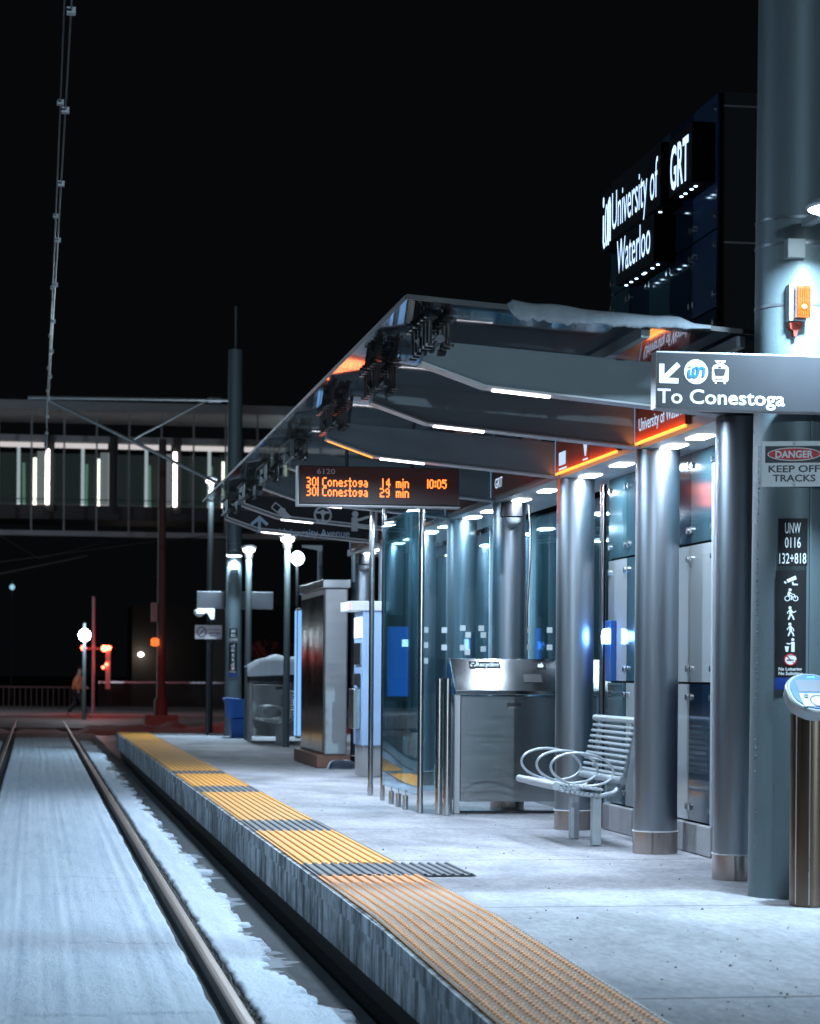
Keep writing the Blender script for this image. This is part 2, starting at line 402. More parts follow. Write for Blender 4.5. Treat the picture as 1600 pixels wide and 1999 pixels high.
AMBER = emit('amber_led', (1.0, 0.21, 0.035), 2.9)
AMBER_EDGE = emit('amber_edge_glow', (1.0, 0.33, 0.04), 2.2)
BLUEWHITE = emit('blue_white_channel_letter', (0.50, 0.71, 1.0), 1.75)
RED_LAMP = emit('red_signal_lamp', (1.0, 0.06, 0.03), 25.0)

# ================================================================== GROUND
ground = MB().box(-400, 400, -30, 900, -1.2, -0.46).build('ground', pbr('wet_asphalt', (0.022, 0.024, 0.026), 0.5, 0, 0.4, 3, bump=0.3, bscale=30, rvar=0.2), smooth=False)
tag(ground, kind='structure')
slab_mat = pbr('wet_track_slab', (0.055, 0.07, 0.08), 0.72, 0, 0.5, 4, bump=0.5, bscale=25, rvar=0.2, spec=0.25)
trackbed = MB().box(-2.2, 1.56, -5, 62, -0.459, -0.405).build('track_bed', slab_mat, smooth=False)
tag(trackbed, kind='structure')
# crossing slab with plank-like panels beyond the platform
road = MB().box(-60, 60, 66, 84, -0.459, -0.352).build('road', pbr('road_asphalt', (0.14, 0.12, 0.12), 0.7, 0, 0.3, 0.7, bump=0.3, bscale=20), smooth=False)
tag(road, kind='structure')
side = MB().box(-60, 60, 84.2, 104, -0.459, -0.30).build('pavement', pbr('frosted_pavement', (0.42, 0.42, 0.44), 0.8, 0, 0.4, 0.9), smooth=False)
tag(side, kind='structure')

def zp(Y):
    return 0.0 if Y > 11.4 else -0.021 * (11.4 - Y)

# platform: one lofted slab following the ramp at its near end
def loft(x0, x1, zoff, ys, bottom=None):
    mb = MB(); v = []; f = []
    for y in ys:
        z = zp(y) + zoff
        zb = z - 0.004 if bottom is None else bottom
        v += [(x0, y, z), (x1, y, z), (x1, y, zb), (x0, y, zb)]
    for i in range(len(ys) - 1):
        a, b = 4 * i, 4 * i + 4
        for k in range(4): f.append((a + k, a + (k + 1) % 4, b + (k + 1) % 4, b + k))
    f.append((0, 1, 2, 3)); m = 4 * (len(ys) - 1); f.append((m + 3, m + 2, m + 1, m))
    return mb.add(v, f)
YS = [4.0, 6, 8, 9.5, 10.5, 11.4, 12.0, 20, 30, 47.2]
platform = loft(1.80, 14.0, -0.004, YS, -0.458).build('platform', platform_mat(), smooth=False)
tag(platform, kind='structure')
WALLM = wall_mat()
tag(MB().box(1.715, 1.798, 4.05, 47.15, -0.458, -0.31).build('platform_footing', pbr('black_footing', (0.02, 0.02, 0.022), 0.8, 0, 0.4, 6), smooth=False), kind='structure')  # near-black recessed strip below the pale wall face
mb = loft(1.645, 1.80, -0.004, YS, -0.305)
edge = mb.build('platform_edge_wall', WALLM, smooth=False); tag(edge, kind='structure')
cop = MB()
yy = 5.0
while yy < 47:
    L = 1.52
    a, b = yy + 0.006, min(yy + L - 0.006, 47.19)
    v = []
    for y in (a, b):
        z = zp(y) - 0.006
        v += [(1.632, y, z - 0.085), (1.644, y, z - 0.085), (1.644, y, z), (1.632, y, z)]
    cop.add(v, [(0, 1, 2, 3), (7, 6, 5, 4)] + [(k, k + 4, (k + 1) % 4 + 4, (k + 1) % 4) for k in range(4)])
    yy += L
tag(cop.build('kerb_strip', WALLM, smooth=False), kind='structure')

# tactile strips
YEL = tactile_mat('yellow_tactile_paint', (0.72, 0.30, 0.022), (0.85, 0.39, 0.035), (0.62, 0.33, 0.16))
YEL_NEAR = tactile_mat('worn_yellow_tactile', (0.74, 0.27, 0.045), (0.84, 0.36, 0.075), (0.60, 0.34, 0.22))
DKT = tactile_mat('dark_grey_tactile', (0.055, 0.065, 0.075), (0.09, 0.10, 0.115), (0.20, 0.22, 0.25))
STUD = pbr('worn_pale_stud', (0.78, 0.70, 0.62), 0.5, 0.0, 0.2, 30)
def tactile(y0, y1, mat, x0=1.655, x1=2.265, nubs=False):
    n = max(2, int((y1 - y0) / 0.5)); ys = [y0 + (y1 - y0) * i / n for i in range(n + 1)]
    mb = loft(x0, x1, 0.006, ys, None)
    mb.v = [Vector((p.x, p.y, p.z)) for p in mb.v]
    pitch = 0.0555; nb = int((x1 - x0) / pitch)
    sec = ((-0.015, 0), (-0.010, 0.008), (-0.003, 0.0105), (0.005, 0.010), (0.011, 0.007), (0.015, 0))
    ynotch = 13.2
    for i in range(nb):
        cx = x0 + (i + 0.5) * (x1 - x0) / nb
        runs = [ys]
        if nubs:                                 # worn near tiles: notched ridges with a row of studs either side
            runs = [[y for y in ys if y > ynotch]]
            y = 7.9
            while y < ynotch: runs.append([y, y + 0.040]); y += 0.058
            y = 7.9
            while y < ynotch:
                z = zp(y) + 0.0062; mb.cm = 1
                for ox in (-0.024, -0.0165, 0.0165, 0.024):
                    a, b = 0.0034, 0.013; xx = cx + ox; yy = y + (0.0 if ox < 0 else 0.029)
                    mb.add([(xx - a, yy - b, z), (xx + a, yy - b, z), (xx + a, yy + b, z), (xx - a, yy + b, z), (xx - a * .5, yy - b * .6, z + 0.007), (xx + a * .5, yy - b * .6, z + 0.007), (xx + a * .5, yy + b * .6, z + 0.007), (xx - a * .5, yy + b * .6, z + 0.007)],
                           [(0, 1, 5, 4), (1, 2, 6, 5), (2, 3, 7, 6), (3, 0, 4, 7), (4, 5, 6, 7)])
                mb.cm = 0; y += 0.058
        for rn in runs:
            if len(rn) < 2: continue
            v = []; f = []
            for y in rn:
                z = zp(y) + 0.0062
                for dx, dz in sec: v.append((cx + dx, y, z + dz))
            for k in range(len(rn) - 1):
                for q in range(5): f.append((6 * k + q, 6 * k + q + 1, 6 * k + q + 7, 6 * k + q + 6))
            f += [tuple(range(6)), tuple(range(6 * len(rn) - 1, 6 * len(rn) - 7, -1))]
            mb.add(v, f)
    o = mb.build('tactile_paving', [mat, STUD], smooth=False); tag(o, kind='structure'); return o
tactile(5.0, 13.72, YEL_NEAR, nubs=True)
tactile(13.73, 14.59, DKT, x1=2.60)
for a, b in ((14.60, 17.68), (18.97, 23.46), (24.69, 27.73), (28.56, 47.18)): tactile(a, b, YEL)
for a, b in ((17.69, 18.96), (23.47, 24.68), (27.74, 28.55)): tactile(a, b, DKT)
# steel trim between tactile and concrete
tr = loft(2.268, 2.276, 0.008, YS, None); tag(tr.build('edge_trim', DARK, smooth=False), kind='structure')

# rails (head, web groove) ------------------------------------------------
RAILM = pbr('worn_rail_steel', (0.30, 0.235, 0.20), 0.45, 0.6, 0.35, 3, stretch=(40, 0.5, 1), rvar=0.12)
RAIL_SIDE = pbr('rusty_rail_side', (0.045, 0.03, 0.025), 0.8, 0.1, 0.4, 12)
def rail(x, sgn, label):
    # gauge face at x; sgn = +1 when the rail lies to the +x side of it
    r = thing('rail', (x, 3, -0.404), label, 'rail', 'rails of the tram track')
    MB().prism([(x, -0.345), (x + sgn * 0.068, -0.345), (x + sgn * 0.068, -0.404), (x, -0.404)], 'y', 3.0, 75.0).build('rail_body', RAIL_SIDE, r, smooth=False)
    MB().prism([(x + sgn * 0.001, -0.3448), (x + sgn * 0.010, -0.3385), (x + sgn * 0.030, -0.337), (x + sgn * 0.058, -0.3385), (x + sgn * 0.067, -0.3448)], 'y', 3.0, 75.0).build('running_surface', RAILM, r, smooth=False)
    return r
rail(0.906, 1, 'worn brown steel rail running beside the platform edge')
rail(-0.510, -1, 'steel rail on the far side of the snowy track, away from the platform')

# snow -------------------------------------------------------------------
def nz(x, y, z=0.0): return noise.noise(Vector((x, y, z)))
def snow_sheet(xl, xr, y0, y1, ncol, dens, base, h, grooves=0.0, soft=0.03, wob=0.004, cracks=()):
    ys = []; y = y0
    while y < y1: ys.append(y); y *= 1 + dens
    ys.append(y1); v = []; f = []
    for y in ys:
        a, b = xl(y), xr(y)
        if b < a + 0.02: b = a + 0.02
        for i in range(ncol + 1):
            t = i / ncol; t = t * t * (3 - 2 * t) * 0.5 + t * 0.5
            x = a + (b - a) * t; d = min(x - a, b - x)
            e = min(1.0, max(0.0, d / soft)) ** 0.5
            ee = min(1.0, max(0.0, (y1 - y) / 0.15)) ** 0.5
            z = base + h * e * ee + wob * nz(x * 9, y * 7, 3) * e + wob * 1.6 * nz(x * 2.2, y * 1.3, 8) * e
            z += 0.0018 * nz(x * 42, y * 24, 4) * e
            for yc in cracks:
                dd = abs(y - yc - 0.22 * nz(x * 1.6, yc) - 0.05 * nz(x * 9, yc))
                if dd < 0.045 and nz(x * 2.6, yc + 3) > -0.12: z -= 0.016 * (1 - dd / 0.045) * e
            if grooves:
                g = nz((x + 0.02 * nz(0, y * 0.15)) * 17, y * 0.05, 5) + 0.5 * nz(x * 45, y * 0.09, 9)
                z += grooves * g * e
            v.append((x, y, z))
    m = ncol + 1
    for k in range(len(ys) - 1):
        for i in range(ncol): f.append((k * m + i, k * m + i + 1, (k + 1) * m + i + 1, (k + 1) * m + i))
    # skirt down to the bed
    return MB().add(v, f)
def j(y, a, s=3.0): return a * (nz(1.7, y * s, 1) + 0.5 * nz(4.1, y * s * 3.1, 2) + 0.35 * nz(7.7, y * s * 9, 4))
sA = snow_sheet(lambda y: -0.415 + j(y + 60, 0.008), lambda y: 0.838 + j(y, 0.012, 2.0), 7.0, 55.6, 84, 0.0021, -0.400, 0.066, 0.0065, cracks=(10.6, 13.3, 16.4, 17.6, 20.2, 24.5))
tag(sA.build('packed_snow', SNOW, angle=180), 'packed snow between the rails', 'snow', kind='stuff')
sB = snow_sheet(lambda y: 1.035 + j(y + 30, 0.02, 4), lambda y: min(1.49, 1.30 + j(y, 0.10, 1.3) + j(y + 9, 0.10, 6.5) + 0.16 * max(0, min(1, (11.8 - y) / 1.2)) - 0.004 * max(0, y - 20) + (0.1 if y > 40 else 0)), 7.0, 54.5, 26, 0.0014, -0.404, 0.030, 0.0, 0.02, 0.0045)
tag(sB.build('loose_snow', SNOW2, angle=180), 'ragged snow beside the platform wall', 'snow', kind='stuff')
# thin half-melted slush reaching further to the wall
SLUSH = pbr('thin_slush', (0.20, 0.24, 0.28), 0.7, 0, 0.5, 8, bump=0.4, bscale=40)
sC = snow_sheet(lambda y: 1.10, lambda y: 1.32 + j(y + 3, 0.17, 1.1) + j(y + 2, 0.14, 6.0), 7.0, 50, 12, 0.003, -0.4035, 0.006, 0.0, 0.05, 0.0015)
tag(sC.build('slush', SLUSH, angle=180), 'thin slush', 'slush', kind='stuff')
sD = snow_sheet(lambda y: -1.55 + j(y + 90, 0.05), lambda y: -0.665 + j(y, 0.03), 20.0, 54.0, 20, 0.006, -0.404, 0.05, 0.0, 0.05, 0.01)
tag(sD.build('packed_snow', SNOW, angle=180), 'snow left of the track', 'snow', kind='stuff')
# dirty gravel strip by the rail
def gravel():
    mb = MB(); rng = random.Random(3)
    for i in range(2600):
        y = 8 + 30 * rng.random() ** 1.8; x = 0.978 + rng.random() * 0.075; r = 0.006 + 0.010 * rng.random()
        c = Vector((x, y, -0.403)); vs_ = []
        for dx, dy, dz in ((1, 0, 0), (0, 1, 0), (-1, 0, 0), (0, -1, 0), (0.2, 0.1, 1)):
            vs_.append(c + Vector((dx, dy, dz)) * r * (0.6 + 0.8 * rng.random()))
        mb.add(vs_, [(0, 1, 4), (1, 2, 4), (2, 3, 4), (3, 0, 4)])
    o = mb.build('gravel', pbr('dirty_gravel', (0.10, 0.095, 0.09), 0.8, 0, 0.5, 30), smooth=False)
    tag(o, 'dirty gravel along the rail', 'gravel', kind='stuff')
gravel()
def grit():
    mb = MB(); rng = random.Random(5)
    for i in range(420):
        y = 8.2 + 14 * rng.random() ** 1.7; x = 1.7 + rng.random() * 3.0; r = 0.0025 + 0.006 * rng.random() ** 3
        c = Vector((x, y, zp(y) + (0.006 if x < 2.27 else -0.004))); vs_ = []
        for dx, dy, dz in ((1, 0, 0), (0, 1, 0), (-1, 0, 0), (0, -1, 0), (0, 0, 1)):
            vs_.append(c + Vector((dx, dy, dz)) * r * (0.6 + 0.8 * rng.random()))
        mb.add(vs_, [(0, 1, 4), (1, 2, 4), (2, 3, 4), (3, 0, 4)])
    tag(mb.build('grit', pbr('dark_grit', (0.04, 0.035, 0.03), 0.8, 0, 0.4, 30), smooth=False), 'dark grit scattered on the platform', 'grit', kind='stuff')
grit()

# ================================================================== SHELTER
BY = [13.45, 15.48, 17.92, 20.52, 22.86, 25.25, 27.5]
CY = BY + [29.9]
sh = thing('tram_shelter', (4.16, 20, 0), 'long tram shelter with tapered grey beams, glass roof and round aluminium columns', 'shelter')
CX = 4.16
for y in CY:
    CX = 4.118 if y < 14 else 4.16
    c = MB().cyl((CX, y, 0.14), (CX, y, 2.72), 0.148, n=48).build('column', ALU, sh)
    MB().cyl((CX, y, 0.1455), (CX, y, 0.152), 0.156, n=48).build('column_ring', WHITE, c)
    b = MB().cyl((CX, y, -0.004), (CX, y, 0.145), 0.152, n=48)
    a = R_(250); b.box(CX - 0.011 + 0.151 * math.cos(a), CX + 0.011 + 0.151 * math.cos(a), y + 0.151 * math.sin(a) - 0.003, y + 0.151 * math.sin(a) + 0.004, 0, 0.143)
    b.build('column_base', pbr('brownish_steel_collar', (0.42, 0.37, 0.34), 0.22, 1.0, 0.12, 5, stretch=(25, 25, 0.4), rvar=0.05), c)
TW = 0.065
FIXM = pbr('dull_dark_fixing', (0.16, 0.155, 0.15), 0.35, 0.8, 0.2, 20)
PROF = [(2.225, 3.118), (4.20, 2.985), (4.20, 2.722), (2.57, 2.868), (2.195, 2.995)]
for i, y in enumerate(BY):
    bm_ = MB().prism(PROF, 'y', y - TW, y + TW).build('beam', BEAM, sh, smooth=False, bevel=0.004)
    e = MB()
    for p, q in ((PROF[4], PROF[3]), (PROF[3], PROF[2])):
        d = Vector((q[0] - p[0], 0, q[1] - p[1])).normalized(); nn = Vector((d.z, 0, -d.x)) * 0.012
        v = []
        for yy in (y - TW - 0.012, y + TW + 0.012):
            for pt, k in ((p, 0.0), (q, 0.0), (q, 1), (p, 1)): v.append((pt[0] + nn.x * k, yy, pt[1] + nn.z * k - 0.001))
        e.add(v, [(0, 1, 2, 3), (7, 6, 5, 4)] + [(k, k + 4, (k + 1) % 4 + 4, (k + 1) % 4) for k in range(4)])
    e.build('bottom_flange', BEAM_EDGE, bm_, smooth=False)
    zl = lambda x: 2.868 - (x - 2.57) * 0.0896 - 0.014
    st = MB(); x0, x1 = 2.62, 2.96
    st.add([(x0, y - 0.03, zl(x0)), (x1, y - 0.03, zl(x1)), (x1, y + 0.03, zl(x1)), (x0, y + 0.03, zl(x0)),
            (x0, y - 0.022, zl(x0) - 0.010), (x1, y - 0.022, zl(x1) - 0.010), (x1, y + 0.022, zl(x1) - 0.010), (x0, y + 0.022, zl(x0) - 0.010)],
           [(0, 1, 2, 3), (7, 6, 5, 4), (0, 4, 5, 1), (1, 5, 6, 2), (2, 6, 7, 3), (3, 7, 4, 0)])
    st.build('light_strip', TUBE, bm_, smooth=False)
    xm = (x0 + x1) / 2
    lamp('beam_light', 'AREA', (xm, y, zl(xm) - 0.035), 34, size=0.34, size_y=0.05, rot=(0, math.atan(0.0896), 0), parent=sh)
    if i == 2:  # amber lamp under the chamfer of the third beam
        a = MB(); p, q = Vector((2.21, y, 2.974)), Vector((2.56, y, 2.853))
        a.tube([p, q], 0.007, 6).build('amber_strip', AMBER_EDGE, bm_)
    # cast bracket carrying the roof glass: arm, round tube end and rods
    br = MB()
    br.box(2.21, 2.36, y - 0.03, y + 0.03, 3.07, 3.13)
    br.cyl((2.25, y - 0.36, 3.085), (2.25, y + 0.36, 3.085), 0.024, n=12)
    br.prism([(2.16, 3.12), (2.22, 3.05), (2.36, 3.05), (2.36, 3.12), (2.24, 3.165)], 'y', y - 0.012, y + 0.012)
    br.build('roof_bracket', DARK, bm_)
    for dy in (-0.32, -0.20, -0.08, 0.08, 0.20, 0.32):
        for rx in (2.20, 2.31):
            zt = 3.238 - 0.07 * (rx - 2.0)
            rd = MB().cyl((rx, y + dy, 3.06), (rx, y + dy, zt - 0.004), 0.009, n=8)
            rd.cyl((rx, y + dy, zt - 0.022), (rx, y + dy, zt - 0.006), 0.04, n=14)
            pass
            rd.cyl((rx, y + dy, 3.045), (rx, y + dy, 3.062), 0.026, n=10)
            rd.build('glass_fixing', FIXM, bm_)
# roof glass, thin panels between the beams, sloping gently back
def roofz(x): return 3.245 - 0.07 * (x - 2.0)
ry = [12.72] + [(a + b) / 2 for a, b in zip(BY, BY[1:])] + [28.3]
for k in range(len(ry) - 1):
    a, b = ry[k] + 0.006, ry[k + 1] - 0.006; v = []
    for yy in (a, b):
        for x, dz in ((2.0, 0), (4.02, 0), (4.02, 0.014), (2.0, 0.014)): v.append((x, yy, roofz(x) + dz))
    MB().add(v, [(0, 1, 2, 3), (7, 6, 5, 4)] + [(k2, k2 + 4, (k2 + 1) % 4 + 4, (k2 + 1) % 4) for k2 in range(4)]).build('roof_glass', ROOF_GLASS, sh, smooth=False)
rm = MB()
for yy in (12.715,):
    v = []
    for y2 in (yy - 0.02, yy):
        for x, dz in ((1.995, -0.006), (4.04, -0.006), (4.04, 0.02), (1.995, 0.02)): v.append((x, y2, roofz(x) + dz))
    rm.add(v, [(0, 1, 2, 3), (7, 6, 5, 4)] + [(k2, k2 + 4, (k2 + 1) % 4 + 4, (k2 + 1) % 4) for k2 in range(4)])
rm.box(1.988, 1.997, 12.72, 28.3, 3.238, 3.262)
rm.build('roof_edge_trim', BLACK, sh, smooth=False)
# purlins along the shelter under the glass
for x in (3.35, 3.9):
    MB().box(x - 0.025, x + 0.025, 12.75, 28.25, roofz(x) - 0.075, roofz(x) - 0.012).build('purlin', BEAM, sh, smooth=False)
# soffit over the rear, fascia panels, downlights
MB().box(4.02, 4.62, 13.5, 30.4, 2.722, 2.80).build('soffit', SOFFIT, sh, smooth=False)
MB().box(4.30, 4.62, 13.5, 30.4, 2.801, 3.02).build('gutter', BEAM, sh, smooth=False)
FASC = pbr('reflection_tinted_fascia_glass', (0.26, 0.06, 0.035), 0.18, 0.0, 0.15, 3)  # dark red base colour imitates orange light reflected in the glass
bays = list(zip(BY, BY[1:] + [29.9]))
for k, (a, b) in enumerate(bays[1:], 1): pass
for k, (a, b) in enumerate(bays):
    y0, y1 = (a + 0.70 if k == 0 else a + TW + 0.35), b - TW - 0.02
    fp = MB().box(3.975, 4.015, y0, y1, 2.755, 3.02).build('fascia_panel', FASC, sh, smooth=False, bevel=0.003)
    if k in (0, 1): MB().box(3.972, 3.986, y0, y1 - 0.02, 2.738, 2.754).build('amber_strip', AMBER_EDGE, fp, smooth=False)  # glowing strip put in for an orange reflection along the fascia
    if k in (0, 1): lamp('amber_reflection_wash', 'AREA', (3.945, (y0 + y1) / 2, 2.748), 0.9, (1.0, 0.25, 0.04), 0.02, y1 - y0, rot=(0, R_(-149), 0), parent=sh)  # added light that carries the orange reflection up the panel
    MB().box(3.972, 3.978, y1 - 0.008, y1, 2.752, 3.02).build('edge_strip', emit('blue_edge_strip', (0.3, 0.6, 1.0), 0.5), fp, smooth=False)
    t = MB().frame((3.974, y1 - 0.10, 2.80), (0, -1, 0), Z_)
    LET = emit('pale_blue_sign_letter', (0.55, 0.75, 1.0), 1.0)
    if k == 0:
        t.text('University of Waterloo', 0.02, 0.022, 0.085, 1.18, bold=0.006)
        t.build('lettering', LET, fp, smooth=False)
    elif k == 1:
        t.rect(0.04, 0.26, 0.0, 0.10); t.rect(0.04, 0.30, -0.035, -0.02)
        t.poly([(0.85, 0.10), (0.97, 0.10), (0.93, 0.0), (0.90, 0.0)]); t.rect(0.84, 0.99, -0.03, -0.018)
        t.build('pictogram', LET, fp, smooth=False)
    elif k == 2:
        t.text('GRT', 0.1, 0.02, 0.085, 0.32, bold=0.01).build('lettering', LET, fp, smooth=False)
    for yl in (a + 0.30 * (b - a) + 0.5 - (0.12 if k else 0), a + 0.85 * (b - a)):
        d = MB().box(4.13, 4.25, yl - 0.14, yl + 0.14, 2.713, 2.7215)
        d.build('downlight', DOWN, sh, bevel=0.004)
        lamp('downlight_beam', 'AREA', (4.19, yl, 2.708), 9, size=0.11, size_y=0.26, parent=sh)
# snow lying on the roof near its front end and drooping over the edge of the glass
sr = MB(); v = []; f = []; NX = 70
for jx in range(NX + 1):
    t_ = jx / NX; x = 2.56 + t_ * 1.15
    fade = min(1, jx / 2, (NX - jx) / 10)
    drop = (0.055 * (1 - t_) ** 0.8 + 0.018) * (0.8 + 0.5 * nz(x * 9, 3.3) + 0.35 * nz(x * 31, 5.1)) * fade
    top = roofz(x) + 0.018 + 0.05 * fade * (0.8 + 0.4 * nz(x * 5, 2.2))
    back = 13.05 + 0.12 * nz(x * 6, 8.8)
    for (yy, zz) in ((back, roofz(x) + 0.017), (12.95, top), (12.74, top - 0.004), (12.685, top - 0.022), (12.668, roofz(x) - drop * 0.5), (12.676, roofz(x) - drop), (12.694, roofz(x) - drop + 0.004), (12.694, roofz(x) + 0.022)):
        v.append((x, yy, zz))
for jx in range(NX):
    for k in range(8): f.append((jx * 8 + k, jx * 8 + (k + 1) % 8, (jx + 1) * 8 + (k + 1) % 8, (jx + 1) * 8 + k))
f += [tuple(range(8)), tuple(range(NX * 8 + 7, NX * 8 - 1, -1))]
sr.add(v, f); tag(sr.build('roof_snow', snow_mat('old_snow', (0.42, 0.47, 0.52)), angle=180), 'patch of snow drooping over the front edge of the glass shelter roof', 'snow', kind='stuff')
# dome camera under the soffit by the fourth column, another by the last
for y, lab in ((20.28, 'black dome camera on the shelter column above the recycling station'), (29.6, 'black dome camera on the last shelter column above the ticket machine')):
    dc = thing('dome_camera', (4.13, y, 2.6), lab, 'camera', 'dome cameras on the shelter')
    MB().lathe([(0.02, 0.13), (0.09, 0.12), (0.10, 0.0), (0.085, -0.01)], (4.13, y, 2.585), 24).build('housing', BLACK, dc)
    MB().lathe([(0.086, -0.011), (0.08, -0.05), (0.055, -0.085), (0.02, -0.10)], (4.13, y, 2.585), 24).build('dome', pbr('smoked_dome', (0.25, 0.27, 0.29), 0.2, 0.2, 0.05), dc)
MB().tube([(4.30, 20.50, 0.9), (4.31, 20.49, 1.5), (4.325, 20.49, 1.9), (4.345, 20.49, 2.25), (4.345, 20.49, 2.5), (4.33, 20.5, 2.71)], 0.012, 8).build('conduit', STEEL, sh)
# beam faces with direction pictograms on the two rear beams
FACE = pbr('black_sign_panel', (0.016, 0.016, 0.02), 0.4, 0, 0.1, 4)
def beam_face(i):
    y = BY[i]; o = 0.02
    p = [(2.23, 3.10), (3.95, 2.985), (3.95, 2.76), (2.58, 2.885), (2.215, 3.008)]
    return MB().prism(p, 'y', y - TW - 0.016, y - TW - 0.002)
GREYV = pbr('grey_vinyl', (0.75, 0.77, 0.80), 0.5, 0, 0.04)
f6 = beam_face(5).build('sign_face', FACE, sh, smooth=False)
y = BY[5] - TW - 0.017
t = MB().frame((2.2, y, 2.7), X_, Z_)
# card in hand
def rot(pts, a, c): 
    ca, sa = math.cos(a), math.sin(a); return [(c[0] + p * ca - q * sa, c[1] + p * sa + q * ca) for p, q in pts]
a_ = R_(-38); c0 = (0.37, 0.262)
for seg in (((-0.055, -0.035), (0.055, -0.035)), ((0.055, -0.035), (0.055, 0.035)), ((0.055, 0.035), (-0.055, 0.035)), ((-0.055, 0.035), (-0.055, -0.035))):
    q = rot(seg, a_, c0); t.line(q[0], q[1], 0.012)
t.poly(rot([(0.02, -0.03), (0.10, -0.045), (0.16, -0.02), (0.165, 0.025), (0.10, 0.03), (0.06, 0.05), (0.02, 0.025)], a_, c0))
t.build('card_pictogram', GREYV, f6, smooth=False); t = MB().frame((2.2, y, 2.7), X_, Z_)
t.ring(0.86, 0.20, 0.098, 0.022); t.rect(0.848, 0.872, 0.12, 0.22); t.rect(0.79, 0.93, 0.215, 0.238); t.disc(0.86, 0.225, 0.03)
t.build('wheel_pictogram', GREYV, f6, smooth=False); t = MB().frame((2.2, y, 2.7), X_, Z_)
t.disc(1.21, 0.215, 0.035); t.rect(1.17, 1.24, 0.03, 0.18); t.rect(1.24, 1.38, 0.075, 0.105); t.rect(1.38, 1.45, 0.07, 0.25); t.line((1.24, 0.15), (1.36, 0.19), 0.03)
t.build('ticket_pictogram', GREYV, f6, smooth=False)
f7 = beam_face(6).build('sign_face', FACE, sh, smooth=False)
y = BY[6] - TW - 0.017
t = MB().frame((2.2, y, 2.7), X_, Z_)
t.line((0.39, 0.13), (0.39, 0.30), 0.034); t.line((0.295, 0.225), (0.40, 0.318), 0.036); t.line((0.485, 0.225), (0.38, 0.318), 0.036)
t.text('University Avenue', 0.62, 0.10, 0.085, 0.83, bold=0.012)
t.build('lettering', pbr('pale_blue_vinyl', (0.58, 0.76, 0.95), 0.5, 0, 0.03), f7, smooth=False)
for i in (5, 6):
    wb = MB()
    y = BY[i] - TW - 0.020
    p = [(2.215, 3.10), (2.215, 3.008), (2.58, 2.885), (3.95, 2.76)]
    for a, b in zip(p, p[1:]):
        wb.frame((0, y, 0), X_, Z_).line(a, b, 0.014)
    wb.build('sign_border', WHITE, (f6, f7)[i - 5], smooth=False)

# back glass wall
bgw = thing('glass_back_wall', (4.72, 24, 0), 'tall clear glass back wall with white mullions behind the shelter columns', 'glass wall')
for k in range(6):
    a = 18.15 + k * 2.0
    MB().box(4.715, 4.727, a + 0.03, a + 1.97, 0.12, 2.70).build('pane', PANE, bgw, smooth=False)
    MB().box(4.69, 4.75, a - 0.022, a + 0.022, 0.0, 2.721).build('mullion', pbr('white_aluminium', (0.72, 0.74, 0.76), 0.4, 0.3), bgw, smooth=False)
MB().box(4.68, 4.76, 18.18, 30.1, 0.0, 0.115).build('sill', CONC, bgw, smooth=False)

# windscreen: glass leaf parallel to the track, return leaf across
ws = thing('glass_windscreen', (3.28, 21.5, 0), 'clear glass windscreen on round steel posts beside the recycling station', 'windscreen')
def wpost(x, y, z1, r=0.026, z0=0.0):
    p = MB().cyl((x, y, 0.09), (x, y, z1), r, n=20).build('post', STEEL, ws)
    MB().cyl((x, y, 0), (x, y, 0.10), r * 1.12, n=20).build('post_sleeve', STEEL, p)
wpost(3.295, 23.05, 2.85); wpost(3.263, 22.02, 2.85, 0.021); wpost(3.30, 20.06, 2.66)
wpost(3.43, 19.86, 1.16, 0.032); wpost(3.475, 19.72, 1.16, 0.032)
for yv in (21.42, 21.0, 20.6):
    fm = MB().cyl((3.258, yv, 0), (3.258, yv, 0.12), 0.026, n=18); fm.box(3.252, 3.264, yv - 0.008, yv + 0.008, 0.11, 0.17)
    fm.build('glass_foot', STEEL, ws)
# gently curved long leaf
lv = MB(); v = []; f = []; n = 18
for i in range(n + 1):
    y = 20.09 + (22.0 - 20.09) * i / n; x = 3.286 - 0.028 * i / n - 0.01 * math.sin(math.pi * i / n)
    v += [(x - 0.006, y, 0.15), (x + 0.006, y, 0.15), (x + 0.006, y, 2.64), (x - 0.006, y, 2.64)]
for i in range(n):
    for k in range(4): f.append((4 * i + k, 4 * i + (k + 1) % 4, 4 * i + 4 + (k + 1) % 4, 4 * i + 4 + k))
f += [(0, 1, 2, 3), (4 * n + 3, 4 * n + 2, 4 * n + 1, 4 * n)]
lv.add(v, f).build('glass_leaf', SCREEN_GLASS, ws)
rg = MB().box(3.325, 4.68, 20.706, 20.718, 0.16, 2.64).build('glass_leaf', PANE, ws, smooth=False)
sq_pos = []
for x, z in ((3.42, 1.565), (3.59, 1.565), (3.757, 1.585), (3.805, 1.525), (3.925, 1.585), (3.945, 1.525), (4.35, 1.575), (4.55, 1.575),
             (3.42, 1.43), (3.757, 1.41), (3.80, 1.37), (3.945, 1.40), (4.35, 1.42), (3.59, 1.41), (3.42, 1.29), (4.55, 1.42)):
    sq_pos.append((x, z))
FROST = pbr('frosted_vinyl', (0.70, 0.76, 0.78), 0.6, 0, 0.04)
for x, z in sq_pos: MB().frame((0, 20.704, 0), X_, Z_).rect(x, x + 0.05, z, z + 0.05, 0.0, 0.0015).build('frosted_square', FROST, rg, smooth=False)
wpost(4.43, 18.12, 2.70, 0.026)

